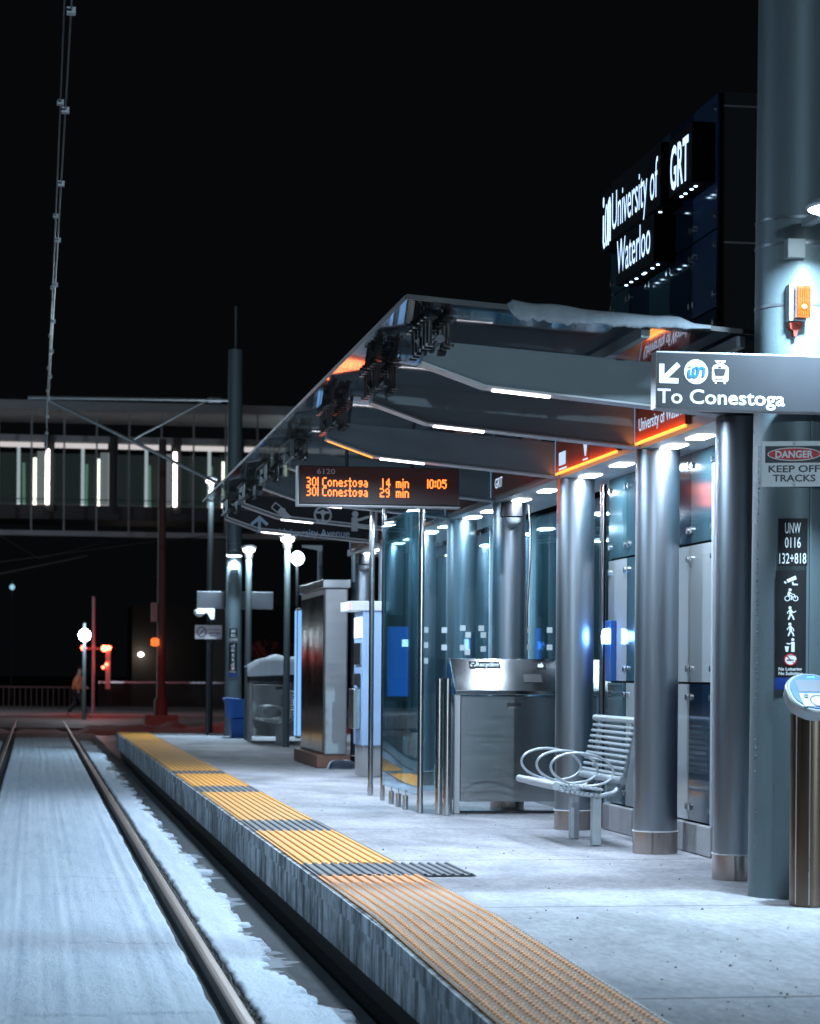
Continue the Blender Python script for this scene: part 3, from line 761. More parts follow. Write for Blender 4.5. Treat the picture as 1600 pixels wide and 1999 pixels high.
# ================================================================== SIGN TOWER
tw = thing('sign_tower', (4.42, 16.45, 0), 'tall dark sign tower clad in blue and silver glass panels behind the columns', 'tower')
MB().box(4.455, 5.6, 15.03, 17.93, 0.0, 5.05).build('tower_core', pbr('tower_cladding', (0.010, 0.011, 0.012), 0.85, 0.0, 0.15, 3, spec=0.15), tw, smooth=False)
MB().box(4.40, 5.62, 14.99, 17.96, 0.0, 0.20).build('plinth', CONC, tw, smooth=False, bevel=0.008)
for z in (1.98, 3.04, 4.05, 4.95): MB().box(4.46, 5.6, 15.022, 15.031, z, z + 0.014).build('joint_strip', DARK, tw, smooth=False)
pm = {'n': pbr('navy_glass_panel', (0.008, 0.022, 0.045), 0.09, 0, 0.1, 2, rvar=0.03, spec=0.9),
      'b': pbr('blue_glass_panel', (0.03, 0.06, 0.13), 0.12, 0, 0.1, 2, rvar=0.03, spec=0.8),
      't': pbr('teal_glass_panel', (0.03, 0.075, 0.095), 0.1, 0, 0.1, 2, rvar=0.03, spec=0.8),
      's': pbr('silver_glass_panel', (0.40, 0.44, 0.46), 0.14, 0.25, 0.05, 2, rvar=0.03, spec=0.8)}
rows = [(0.215, 1.14, 'nsnst'[::-1]), (1.155, 2.085, 'sssts'), (2.10, 2.72, 'tnntt'), (2.735, 3.62, 'nbntn'), (3.635, 4.14, 'bntnn'), (4.155, 5.04, 'bntnn')]
patt = {0: 'ntssn', 1: 'sssst', 2: 'tntnt', 3: 'nbtbn', 4: 'btntn', 5: 'btnnn'}
for r, (z0, z1, _) in enumerate(rows):
    for k in range(5):
        a = 15.03 + 0.58 * k
        key = {0: 'nsnst', 1: 'sssts', 2: 'tnntt', 3: 'nbtbn', 4: 'bntnt', 5: 'bntnt'}[r][k]
        gp = MB().box(4.428, 4.445, a + 0.004, a + 0.576, z0, z1); gp.cm = 1
        for yy in (a + 0.05, a + 0.53):
            for z in (z0 + 0.09, z1 - 0.09): gp.cyl((4.430, yy, z), (4.414, yy, z), 0.022, n=14)
        gp.build('glass_panel', [pm[key], STEEL], tw)
MB().box(4.405, 4.455, 14.985, 15.028, 0.20, 2.60).build('edge_post', pbr('white_edge_metal', (0.62, 0.66, 0.70), 0.35, 0.5), tw, smooth=False, bevel=0.004)
# sign boxes with channel letters on their track side
BOXM = pbr('black_sign_box', (0.002, 0.004, 0.008), 0.8, 0, 0.2, spec=0.08)
def sbox(y0, y1, z0, z1, name='sign_box'):
    return MB().box(4.27, 4.41, y0, y1, z0, z1).build(name, BOXM, tw, smooth=False, bevel=0.004)
def channel(box, fn):
    t = MB().frame((4.268, 0, 0), (0, -1, 0), Z_); fn(t); t.build('lettering', BLUEWHITE, box, smooth=False)
b1 = sbox(15.87, 17.30, 4.46, 4.90)
channel(b1, lambda t: t.text('University of', -17.24, 4.535, 0.285, 1.31, bold=0.0, h=0.004))
b2 = sbox(16.04, 17.12, 4.10, 4.44)
channel(b2, lambda t: t.text('Waterloo', -17.08, 4.175, 0.255, 0.96, bold=0.0, h=0.004))
b3 = sbox(15.08, 15.66, 4.46, 4.86)
channel(b3, lambda t: t.text('GRT', -15.60, 4.50, 0.29, 0.45, bold=0.02, h=0.004))
b4 = sbox(17.28 + 0.03, 17.56, 4.42, 4.88)
def ion(t):
    o = -17.52; w = 0.032
    t.pline([(o, 4.70), (o, 4.50), (o + 0.02, 4.46), (o + 0.05, 4.47)], w); t.disc(o, 4.80, 0.02, ry=0.04)
    t.ring(o + 0.095, 4.61, 0.045, 0.02, ry=0.16)
    t.pline([(o + 0.155, 4.45), (o + 0.155, 4.76), (o + 0.19, 4.79), (o + 0.21, 4.74), (o + 0.21, 4.47)], w)
channel(b4, ion)
PINL = emit('pin_light', (0.5, 0.75, 1.0), 6)
for yy in (17.1, 16.95, 16.8, 16.72, 16.6, 16.3, 16.1, 15.55, 15.45, 15.3, 15.2): MB().cyl((4.33, yy, 4.452), (4.33, yy, 4.459), 0.012, n=8).build('pin_light', PINL, tw)
for yy in (17.05, 16.9, 16.75, 16.55, 16.5, 16.3, 16.15): MB().cyl((4.33, yy, 4.092), (4.33, yy, 4.099), 0.012, n=8).build('pin_light', PINL, tw)
lamp('letter_glow', 'AREA', (4.24, 16.6, 4.5), 4, (0.35, 0.6, 1.0), 1.4, 0.7, rot=(0, R_(90), 0), parent=tw)

# added blue glow standing in for a reflection in the tower glass
refl = thing('blue_reflection_glow', (4.40, 17.8, 1.2), 'added blue glow standing in for a reflection on the far corner of the glass tower', 'reflection glow')
MB().box(4.385, 4.426, 17.66, 17.86, 1.15, 1.62).build('housing', pbr('blue_metal', (0.02, 0.09, 0.30), 0.4, 0.3), refl, smooth=False, bevel=0.004)
MB().lathe([(0.045, 0), (0.05, 0.06), (0.04, 0.11), (0.01, 0.12)], (4.372, 17.72, 1.44), 16).build('blue_glow_core', emit('blue_glow', (0.35, 0.65, 1.0), 12), refl)
lamp('blue_glow_light', 'POINT', (4.31, 17.70, 1.50), 1.5, (0.05, 0.25, 1.0), radius=0.04, parent=refl)

# ================================================================== LED DEPARTURE DISPLAY
GL = {'3': ("1110", "0001", "0001", "0110", "0001", "0001", "1110"), '0': ("0110", "1001", "1001", "1001", "1001", "1001", "0110"),
      '1': ("1", "1", "1", "1", "1", "1", "1"), 'C': ("0111", "1000", "1000", "1000", "1000", "1000", "0111"),
      'o': ("0000", "0000", "0110", "1001", "1001", "1001", "0110"), 'n': ("0000", "0000", "1110", "1001", "1001", "1001", "1001"),
      'e': ("0000", "0000", "0110", "1001", "1111", "1000", "0111"), 's': ("000", "000", "011", "100", "010", "001", "110"),
      't': ("010", "010", "111", "010", "010", "010", "011"), 'g': ("0000", "0000", "0111", "1001", "0111", "0001", "0110"),
      'a': ("0000", "0000", "0110", "0001", "0111", "1001", "0111"), 'm': ("00000", "00000", "11110", "10101", "10101", "10101", "10101"),
      'i': ("1", "0", "1", "1", "1", "1", "1"), ':': ("0", "1", "1", "0", "1", "1", "0"), '2': ("1110", "0001", "0001", "0110", "1000", "1000", "1111"),
      '4': ("0010", "0110", "1010", "1010", "1111", "0010", "0010"), '9': ("0110", "1001", "1001", "0111", "0001", "0001", "0110"),
      '5': ("1111", "1000", "1110", "0001", "0001", "1001", "0110"), ' ': ("00", "00", "00", "00", "00", "00", "00")}
led = thing('departure_display', (2.81, 19.3, 2.58), 'black departure board with glowing amber dot letters hung under the shelter beams', 'display')
LX0, LX1, LZ0, LZ1, LY = 2.146, 3.482, 2.592, 2.905, 19.28
MB().box(LX0, LX1, LY, LY + 0.16, LZ0, LZ1).build('housing', BLACK, led, smooth=False, bevel=0.004)
MB().box(LX0 + 0.008, LX1 - 0.008, LY - 0.006, LY - 0.0005, LZ0 + 0.012, LZ1 - 0.008).build('screen', emit('led_screen', (1.0, 0.07, 0.03), 0.012), led, smooth=False)
fr = MB(); fr.box(LX0 - 0.012, LX0 - 0.001, LY - 0.004, LY + 0.16, LZ0 - 0.004, LZ1); fr.box(LX0 - 0.012, LX1 + 0.01, LY - 0.004, LY + 0.16, LZ0 - 0.016, LZ0 - 0.005)
fr.build('frame', BEAM_EDGE, led, smooth=False)
hg = MB()
for x in (2.55, 3.1): hg.cyl((x, LY + 0.08, LZ1 - 0.01), (x, LY + 0.08, 3.15), 0.015, n=10)
hg.build('hanger', DARK, led)
pt = 0.0106; px = 0.0090
def dots(t, s, x, z):
    cx = x
    for ch in s:
        g = GL[ch]
        for r_, row in enumerate(g):
            for c_, b in enumerate(row):
                if b == '1': t.rect(cx + c_ * px + 0.0002, cx + (c_ + 1) * px - 0.0002, z + (6 - r_) * pt - 0.0002, z + (7 - r_) * pt + 0.0002, 0, 0.002)
        cx += (len(g[0]) + 1) * px
t = MB().frame((0, LY - 0.007, 0), X_, Z_)
z1, z2 = 2.735, 2.655
for z in (z1, z2): dots(t, '301', 2.206, z); dots(t, 'Conestoga', 2.336, z)
dots(t, '1', 2.836, z1); dots(t, '4', 2.868, z1); dots(t, '29', 2.816, z2)
for z in (z1, z2): dots(t, 'min', 2.950, z)
dots(t, '10:05', 3.212, z1)
t.build('lettering', AMBER, led, smooth=False)
t = MB().frame((0, LY - 0.007, 0), X_, Z_); t.text('6120', 2.292, 2.838, 0.042, 0.15, bold=0.008)
t.build('stop_number', pbr('grey_print', (0.62, 0.54, 0.56), 0.5), led, smooth=False)
lamp('display_glow', 'AREA', (2.75, LY - 0.02, 2.73), 1.6, (1.0, 0.16, 0.06), 1.1, 0.2, rot=(R_(-90), 0, 0), parent=led)

# ================================================================== RECYCLING STATION
LABELM = pbr('black_label', (0.012, 0.012, 0.014), 0.55, spec=0.25)
def recycling(x0, yf):
    rs = thing('recycling_station', (x0, yf, 0), 'stainless steel recycling station with slanted hood and black Recycling label, behind the near bench', 'recycling bin', 'recycling stations on the platform')
    W_, D_ = 1.30, 0.40
    x1 = x0 + W_
    MB().box(x0 + 0.05, x1 - 0.05, yf + 0.02, yf + D_, 0.102, 1.01).build('cabinet', STEEL_SHEET, rs, smooth=False, bevel=0.004)
    d = MB().box(x0 + 0.055, x1 - 0.055, yf, yf + 0.018, 0.102, 1.0).build('door', STEEL_SHEET, rs, smooth=False, bevel=0.003)
    MB().box(x0 + 0.46, x0 + 0.58, yf - 0.004, yf + 0.001, 0.905, 0.955).build('latch_recess', BLACK, d, smooth=False)
    MB().box(x0 + 0.465, x0 + 0.575, yf - 0.010, yf - 0.0045, 0.905, 0.922).build('latch', STEEL, d, smooth=False)
    for xx in (x0, x1 - 0.048):
        MB().box(xx, xx + 0.048, yf - 0.008, yf + 0.05, 0.0, 1.02).build('corner_post', BEAM_EDGE, rs, smooth=False, bevel=0.003)
    for yy in (yf + D_ - 0.05,):
        for xx in (x0, x1 - 0.048): MB().box(xx, xx + 0.048, yy, yy + 0.05, 0.0, 1.02).build('corner_post', BEAM_EDGE, rs, smooth=False)
    hood = MB().prism([(yf - 0.02, 1.022), (yf + D_ + 0.01, 1.022), (yf + D_ + 0.01, 1.20), (yf + 0.32, 1.335), (yf + 0.26, 1.335), (yf - 0.02, 1.06)], 'x', x0 - 0.004, x1 + 0.004)
    h = hood.build('hood', pbr('polished_steel_hood', (0.40, 0.41, 0.42), 0.14, 1.0, 0.06, 3, bump=0.06, bscale=3), rs, smooth=False, bevel=0.006)
    sl = Vector((0, 0.28, 0.275)).normalized()
    o = Vector((x0, yf - 0.02, 1.06))
    nn = Vector((1, 0, 0)).cross(sl)
    lb = MB().frame(o, X_, sl); lb.rect(0.16, 0.435, 0.268, 0.355, 0.001, 0.004); lb.rect(0.74, 0.84, 0.268, 0.355, 0.001, 0.004)
    lo = lb.build('label', LABELM, h, smooth=False)
    tx = MB().frame(o, X_, sl); tx.text('Recycling', 0.225, 0.292, 0.050, 0.20, bold=0.02, h=0.0055)
    for a in (90, 210, 330):
        c = (0.195 + 0.019 * math.cos(R_(a)), 0.31 + 0.019 * math.sin(R_(a)))
        tx.line((c[0] + 0.013 * math.cos(R_(a + 90)), c[1] + 0.013 * math.sin(R_(a + 90))), (c[0] - 0.013 * math.cos(R_(a + 90)), c[1] - 0.013 * math.sin(R_(a + 90))), 0.010, 0.0045, 0.0055)
    tx.poly([(0.77, 0.285), (0.81, 0.285), (0.82, 0.305), (0.805, 0.345), (0.795, 0.318), (0.78, 0.33), (0.765, 0.305)], 0.0045, 0.0055)
    tx.build('lettering', WHITE, lo, smooth=False)
    op = MB().frame(o, X_, sl); op.rect(0.62, 0.78, 0.10, 0.20, 0.001, 0.004); op.build('opening', BLACK, h, smooth=False)
    op = MB().frame(o, X_, sl); op.disc(0.30, 0.165, 0.085, 0.001, 0.003); op.ring(0.30, 0.165, 0.095, 0.012, 0.001, 0.006)
    op.build('bottle_opening', pbr('dull_steel', (0.4, 0.41, 0.42), 0.35, 1.0), h, smooth=False)
    MB().box(x0 + 0.02, x1 - 0.02, yf + 0.05, yf + 0.07, 0.0, 0.02).build('foot_rail', DARK, rs, smooth=False)
    return rs
rs1 = recycling(3.575, 19.93)
rs2 = place_copy(rs1, (3.70, 40.8, 0), 'stainless recycling station with a heap of snow on its hood, by the blue bin')
sn = MB(); v = []; f = []; n = 16
for i in range(n + 1):
    for k in range(9):
        x = 3.66 + 1.35 * i / n; y = 40.70 + 0.75 * k / 8; e = math.sin(math.pi * k / 8) ** 0.6 * min(1, (i + 0.6) / 3, (n - i + 0.6) / 3)
        z = 1.30 + 0.20 * e * (0.8 + 0.5 * nz(x * 3, y * 3)) + 0.06 * i / n - (0.16 if k == 0 else 0)
        v.append((x, y, z))
for i in range(n):
    for k in range(8): f.append((i * 9 + k, i * 9 + k + 1, (i + 1) * 9 + k + 1, (i + 1) * 9 + k))
tag(sn.add(v, f).build('snow_heap', SNOW2, angle=180), 'heap of snow on top of the far recycling station', 'snow', kind='stuff')

# ================================================================== BENCH
def bench(x0, y0):
    b = thing('bench', (x0 + 0.33, y0 + 0.6, 0), 'galvanised steel rod bench with three hoop armrests under the shelter, nearest the camera', 'bench', 'benches on the platform')
    L = 1.25; y1 = y0 + L
    s = MB()
    s.cyl((x0, y0, 0.425), (x0, y1, 0.425), 0.027, n=16)
    for k in range(9):
        xx = x0 + 0.058 + k * 0.034; zz = 0.432 - 0.0042 * k
        s.cyl((xx, y0 + 0.01, zz), (xx, y1 - 0.01, zz), 0.0105, n=8)
    for k in range(9):
        xx = x0 + 0.05 + k * 0.034; s.cyl((xx, y0 + 0.012, 0.392 - 0.0045 * k), (xx, y0 + 0.07, 0.392 - 0.0045 * k), 0.010, n=8)
    s.build('seat', GALV, b)
    k_ = MB()
    k_.cyl((x0 + 0.475, y0, 0.462), (x0 + 0.475, y1, 0.462), 0.028, n=16)
    for k in range(9):
        t_ = (k + 1) / 10; xx = x0 + 0.475 + 0.10 * t_; zz = 0.462 + 0.405 * t_
        k_.cyl((xx, y0 + 0.01, zz), (xx, y1 - 0.01, zz), 0.0115, n=8)
    k_.cyl((x0 + 0.58, y0 - 0.01, 0.88), (x0 + 0.58, y1 + 0.01, 0.88), 0.024, n=14)
    k_.build('backrest', GALV, b)
    fr_ = MB()
    for yy in (y0 + 0.16, y1 - 0.16):
        fr_.tube([(x0 + 0.03, yy, 0.405), (x0 + 0.2, yy, 0.365), (x0 + 0.35, yy, 0.345), (x0 + 0.45, yy, 0.37), (x0 + 0.515, yy, 0.43), (x0 + 0.54, yy, 0.56), (x0 + 0.585, yy, 0.87)], 0.017, 8)
    fr_.build('frame', GALV, b)
    for yy in (y0 + 0.20, y1 - 0.37):
        MB().box(x0 + 0.30, x0 + 0.365, yy - 0.033, yy + 0.033, 0.0, 0.36).build('leg', GALV, b, smooth=False, bevel=0.004)
    for yy in (y0 + 0.13, y0 + 0.60, y1 - 0.12):
        pts = []
        for q in range(40):
            a = 2 * math.pi * q / 40; pts.append((x0 + 0.215 + 0.225 * math.cos(a), yy, 0.535 + 0.115 * math.sin(a) - 0.02 * math.cos(a)))
        MB().tube(pts, 0.0095, 8, True).build('armrest', GALV, b)
    return b
bn1 = bench(3.585, 15.98)
bn2 = place_copy(bn1, (4.10, 39.6, 0), 'galvanised steel rod bench in front of the far snow topped recycling station')

# ================================================================== LINE POLES
def wrap_plate(parent, name, mat, cx, cy, r, mid, w, z0, z1, h0=0.001, h1=0.004):
    m = MB(); m.frame((0, 0, 0), X_, Z_, wrap=(cx, cy, r, mid - w / 2 / r)); m.rect(0, w, z0, z1, h0, h1, 14)
    return m.build(name, mat, parent, smooth=False)
FACE_A = math.atan2(-12.4, -4.1)
def line_pole(cx, cy, rb, rt, H, label, seam=0.0):
    p = thing('line_pole', (cx, cy, 0), label, 'pole', 'grey overhead line poles on the platform')
    sh_ = MB().lathe([(rb, -0.30), (rb, 0.0), (rt, H), (rt * 0.3, H + 0.01)], (cx, cy, 0), 64).build('shaft', POLE, p)
    rr = lambda z: rb + (rt - rb) * z / H
    for z in (3.20, 3.53, 3.67):
        MB().lathe([(rr(z) + 0.001, -0.009), (rr(z) + 0.004, -0.008), (rr(z) + 0.004, 0.008), (rr(z) + 0.001, 0.009)], (cx, cy, z), 48).build('strap', pbr('strap_steel', (0.20, 0.22, 0.24), 0.4, 0.7), p)
    sm = MB(); rng = random.Random(4)
    if seam:                                    # frozen drips down the side of the pole
        z = 0.15
        while z < 2.45:
            a = FACE_A - R_(58) + rng.uniform(-0.03, 0.03); r = 0.0022 + 0.0025 * rng.random(); c = Vector((cx + rr(z) * math.cos(a), cy + rr(z) * math.sin(a), z))
            sm.lathe([(0.001, -r * 1.6), (r * 0.8, -r), (r, 0), (r * 0.7, r), (0.001, r * 1.5)], c, 8); z += 0.012 + 0.03 * rng.random()
    a = R_(-86); sm.box(cx + rb * math.cos(a) - 0.004, cx + rb * math.cos(a) + 0.004, cy + rb * math.sin(a) - 0.004, cy + rb * math.sin(a) + 0.01, 0.0, 2.6)
    sm.build('seam', POLE, sh_, smooth=False)
    return p, rr
def labels(pole, cx, cy, r, far=False):
    mid = FACE_A - R_(1)
    k = wrap_plate(pole, 'number_plate', LABELM, cx, cy, r, mid, 0.155, 1.79, 2.045)
    t = MB().frame((0, 0, 0), X_, Z_, wrap=(cx, cy, r, mid - 0.0775 / r))
    t.text('UNW', 0.0775, 1.965, 0.058, 0.082, bold=0.004, align='c', h=0.0052)
    t.text('0116', 0.0775, 1.888, 0.056, 0.082, bold=0.004, align='c', h=0.0052)
    t.text('132+818', 0.0775, 1.803, 0.056, 0.142, bold=0.004, align='c', h=0.0052)
    t.build('lettering', WHITE, k, smooth=False)
    m2 = mid - R_(2)
    k = wrap_plate(pole, 'rules_plate', LABELM, cx, cy, r, m2, 0.163, 1.19, 1.765)
    wrap_plate(k, 'blue_band', pbr('blue_vinyl', (0.01, 0.045, 0.25), 0.45), cx, cy, r, m2, 0.163, 1.125, 1.189)
    t = MB().frame((0, 0, 0), X_, Z_, wrap=(cx, cy, r, m2 - 0.0815 / r))
    h0, h1 = 0.0042, 0.0052
    c = 0.0815
    # camera
    t.poly([(c - 0.016, 1.700), (c + 0.030, 1.718), (c + 0.024, 1.738), (c - 0.022, 1.716)], h0, h1); t.poly([(c - 0.034, 1.708), (c - 0.022, 1.703), (c - 0.026, 1.692), (c - 0.036, 1.700)], h0, h1)
    t.line((c + 0.008, 1.705), (c + 0.012, 1.690), 0.008, h0, h1); t.rect(c + 0.008, c + 0.036, 1.686, 1.694, h0, h1)
    # cyclist
    zc_ = 1.615
    t.ring(c - 0.018, zc_, 0.015, 0.004, h0, h1, 18); t.ring(c + 0.024, zc_, 0.015, 0.004, h0, h1, 18)
    t.disc(c - 0.004, zc_ + 0.046, 0.008, h0, h1, 14); t.line((c - 0.008, zc_ + 0.036), (c - 0.012, zc_ + 0.016), 0.013, h0, h1)
    t.pline([(c - 0.010, zc_ + 0.016), (c + 0.006, zc_ + 0.012), (c + 0.002, zc_ - 0.008)], 0.006, h0, h1); t.pline([(c - 0.006, zc_ + 0.034), (c + 0.006, zc_ + 0.022), (c + 0.018, zc_ + 0.022), (c + 0.024, zc_)], 0.004, h0, h1)
    # two walkers
    for zc_, arm in ((1.535, True), (1.447, False)):
        t.disc(c - 0.004, zc_ + 0.030, 0.008, h0, h1, 14)
        t.line((c - 0.002, zc_ + 0.021), (c + 0.001, zc_ - 0.006), 0.015, h0, h1)
        t.pline([(c, zc_ - 0.004), (c - 0.006, zc_ - 0.018), (c - 0.012, zc_ - 0.034)], 0.008, h0, h1); t.pline([(c, zc_ - 0.004), (c + 0.010, zc_ - 0.016), (c + 0.017, zc_ - 0.034)], 0.008, h0, h1)
        t.pline([(c - 0.005, zc_ + 0.016), (c - 0.016, zc_ + 0.006), (c - 0.016, zc_ - 0.002)], 0.005, h0, h1)
        t.pline([(c + 0.003, zc_ + 0.016), (c + 0.014, zc_ + 0.004), (c + 0.028 if arm else c + 0.016, zc_ + (0.012 if arm else -0.008))], 0.005, h0, h1)
    # litter figure
    zc_ = 1.36; t.disc(c + 0.012, zc_ + 0.034, 0.008, h0, h1, 14); t.rect(c + 0.004, c + 0.022, zc_ - 0.032, zc_ + 0.022, h0, h1); t.pline([(c + 0.006, zc_ + 0.016), (c - 0.006, zc_ + 0.010), (c - 0.020, zc_ + 0.014)], 0.006, h0, h1)
    t.poly([(c - 0.024, zc_ - 0.032), (c - 0.012, zc_ - 0.032), (c - 0.008, zc_ - 0.002), (c - 0.030, zc_ - 0.002)], h0, h1)
    t.disc(c, 1.287, 0.031, h0, h1, 26)
    t.text('No Loitering', c - 0.062, 1.228, 0.017, 0.122, bold=0.02, h=h1); t.text('No Soliciting', c - 0.062, 1.204, 0.017, 0.126, bold=0.02, h=h1)
    t.build('pictogram', WHITE, k, smooth=False)
    t = MB().frame((0, 0, 0), X_, Z_, wrap=(cx, cy, r, m2 - 0.0815 / r))
    t.ring(c, 1.287, 0.033, 0.006, 0.0056, 0.0064, 26); t.line((c - 0.022, 1.309), (c + 0.022, 1.265), 0.006, 0.0056, 0.0064)
    t.build('red_ring', pbr('red_vinyl', (0.55, 0.02, 0.03), 0.5), k, smooth=False)
    t = MB().frame((0, 0, 0), X_, Z_, wrap=(cx, cy, r, m2 - 0.0815 / r))
    t.rect(c - 0.018, c + 0.012, 1.281, 1.287, 0.0066, 0.007); t.rect(c + 0.014, c + 0.018, 1.281, 1.287, 0.0066, 0.007)
    t.build('cigarette', LABELM, k, smooth=False)
def luminaire(pole, lx, ly, lz, ax, ay, power, R=0.19):
    h = MB().lathe([(R * 0.94, -0.001), (R, 0.012), (R * 0.96, 0.032), (R * 0.6, 0.055), (R * 0.15, 0.066)], (lx, ly, lz), 32)
    h.box(min(lx, ax) if abs(lx - ax) > 0.05 else lx - 0.03, max(lx, ax) if abs(lx - ax) > 0.05 else lx + 0.03, min(ly, ay), max(ly, ay), lz + 0.015, lz + 0.05)
    hh = h.build('lamp_housing', pbr('lamp_housing_grey', (0.4, 0.45, 0.48), 0.4, 0.4), pole)
    MB().lathe([(R * 0.2, -0.018), (R * 0.75, -0.014), (R * 0.92, -0.002)], (lx, ly, lz), 32).build('lamp_lens', emit('pole_lamp_lens', (0.72, 0.9, 1.0), 18), hh)
    lamp('pole_lamp', 'AREA', (lx, ly, lz - 0.024), power, (0.55, 0.80, 1.0), R * 0.8, parent=pole, spread=150)
p1, r1f = line_pole(4.10, 12.40, 0.235, 0.200, 7.4, 'thick grey line pole carrying a danger sign, number plates and an amber beacon', 1)
labels(p1, 4.10, 12.40, 0.2335)
luminaire(p1, 4.09, 11.62, 3.60, 4.12, 12.25, 85)
bx = MB(); A = FACE_A - R_(1); c_ = Vector((math.cos(A), math.sin(A), 0)); 
cc = Vector((4.10, 12.40, 0)) + c_ * 0.235
jb = MB().box(cc.x - 0.05, cc.x + 0.05, cc.y - 0.03, cc.y + 0.05, 3.44, 3.545).build('junction_box', pbr('grey_box', (0.3, 0.34, 0.36), 0.45, 0.2), p1, smooth=False, bevel=0.004)
bc = MB().box(cc.x - 0.04, cc.x + 0.055, cc.y - 0.035, cc.y + 0.05, 3.10, 3.30).build('beacon_base', pbr('white_plastic', (0.35, 0.38, 0.41), 0.4), p1, smooth=False, bevel=0.006)
ml = MB().box(cc.x - 0.015, cc.x + 0.063, cc.y - 0.085, cc.y - 0.036, 3.112, 3.285)
for q in range(6): ml.box(cc.x - 0.012 + q * 0.0125, cc.x - 0.006 + q * 0.0125, cc.y - 0.091, cc.y - 0.0855, 3.125, 3.272)
ml.build('amber_lens', pbr('amber_lens', (0.20, 0.028, 0.002), 0.25, 0, 0.15, 30), bc, smooth=False, bevel=0.006)
MB().cyl((cc.x + 0.025, cc.y - 0.078, 3.17), (cc.x + 0.025, cc.y - 0.094, 3.17), 0.014, n=10).build('beacon_lamp', emit('beacon_core', (1.0, 0.35, 0.03), 3.0), bc)
MB().prism([(cc.x - 0.035, 3.098), (cc.x + 0.04, 3.098), (cc.x + 0.03, 3.06), (cc.x + 0.012, 3.05), (cc.x + 0.006, 3.02), (cc.x - 0.008, 3.02), (cc.x - 0.012, 3.05), (cc.x - 0.028, 3.06)], 'y', cc.y - 0.02, cc.y + 0.03).build('beacon_drip', pbr('red_plastic', (0.22, 0.02, 0.008), 0.4), bc, smooth=False)

# direction sign
def direction_sign(x0, x1, y, z0, z1, label, letters=True):
    s = thing('direction_sign', ((x0 + x1) / 2, y, z0), label, 'sign', 'hanging direction signs on the line poles')
    MB().box(x0, x1, y, y + 0.10, z0, z1).build('sign_case', BEAM_EDGE, s, smooth=False, bevel=0.003)
    f = MB().box(x0 + 0.005, x1 - 0.005, y - 0.004, y - 0.0005, z0 + 0.004, z1 - 0.008).build('sign_face', SIGN_GREY, s, smooth=False)
    return s, f
ds, dsf = direction_sign(3.197, 4.75, 11.95, 2.589, 2.890, 'charcoal sign reading To Conestoga with white arrow and tram symbol')
t = MB().frame((3.205, 11.9455, 2.62), X_, Z_)
t.text('To Conestoga', 0.0, 0.0, 0.074, 0.69, bold=0.010, h=0.0007)
h0, h1 = 0, 0.001
t.line((0.022, 0.105), (0.022, 0.203), 0.027, h0, h1); t.line((0.012, 0.116), (0.112, 0.116), 0.027, h0, h1); t.line((0.025, 0.118), (0.113, 0.203), 0.027, h0, h1)
t.disc(0.207, 0.166, 0.064, h0, h1, 40)
x = 0.292; t.poly([(x + 0.01, 0.118), (x + 0.082, 0.118), (x + 0.09, 0.13), (x + 0.09, 0.19), (x + 0.08, 0.202), (x + 0.065, 0.208), (x + 0.027, 0.208), (x + 0.012, 0.202), (x + 0.002, 0.19), (x + 0.002, 0.13)], h0, h1)
t.rect(x + 0.018, x + 0.026, 0.107, 0.119, h0, h1); t.rect(x + 0.066, x + 0.074, 0.107, 0.119, h0, h1); t.rect(x + 0.018, x + 0.074, 0.222, 0.228, h0, h1)
t.line((x + 0.022, 0.224), (x + 0.046, 0.207), 0.006, h0, h1); t.line((x + 0.070, 0.224), (x + 0.046, 0.207), 0.006, h0, h1)
t.build('lettering', WHITE, dsf, smooth=False)
t = MB().frame((3.205, 11.9435, 2.62), X_, Z_)
t.poly([(x + 0.014, 0.186), (x + 0.078, 0.186), (x + 0.070, 0.153), (x + 0.022, 0.153)]); t.rect(x + 0.036, x + 0.056, 0.194, 0.198)
for q in (0.02, 0.030, 0.058, 0.068): t.disc(x + q, 0.142, 0.0025, n=8)
t.rect(x + 0.022, x + 0.070, 0.131, 0.1325)
t.build('tram_window', SIGN_GREY, dsf, smooth=False)
t = MB().frame((3.205, 11.9435, 2.62), X_, Z_); o = 0.172; w = 0.0135
t.pline([(o, 0.176), (o - 0.004, 0.152), (o - 0.002, 0.143), (o + 0.008, 0.140), (o + 0.020, 0.148)], w)
t.pline([(o + 0.024, 0.186), (o + 0.020, 0.150), (o + 0.026, 0.141), (o + 0.038, 0.142), (o + 0.044, 0.152), (o + 0.047, 0.180), (o + 0.040, 0.189), (o + 0.029, 0.188)], w)
t.pline([(o + 0.044, 0.150), (o + 0.050, 0.181), (o + 0.062, 0.189), (o + 0.076, 0.186), (o + 0.080, 0.176), (o + 0.074, 0.141)], w)
t.build('logo', pbr('tram_blue_vinyl', (0.02, 0.16, 0.42), 0.45), dsf, smooth=False)
t = MB().frame((3.205, 11.9435, 2.62), X_, Z_); t.rect(o - 0.002, o + 0.010, 0.188, 0.198); t.build('logo_dot', pbr('green_vinyl', (0.25, 0.5, 0.25), 0.5), dsf, smooth=False)
MB().box(3.9, 4.3, 12.051, 12.17, 2.66, 2.72).build('bracket', DARK, ds, smooth=False)
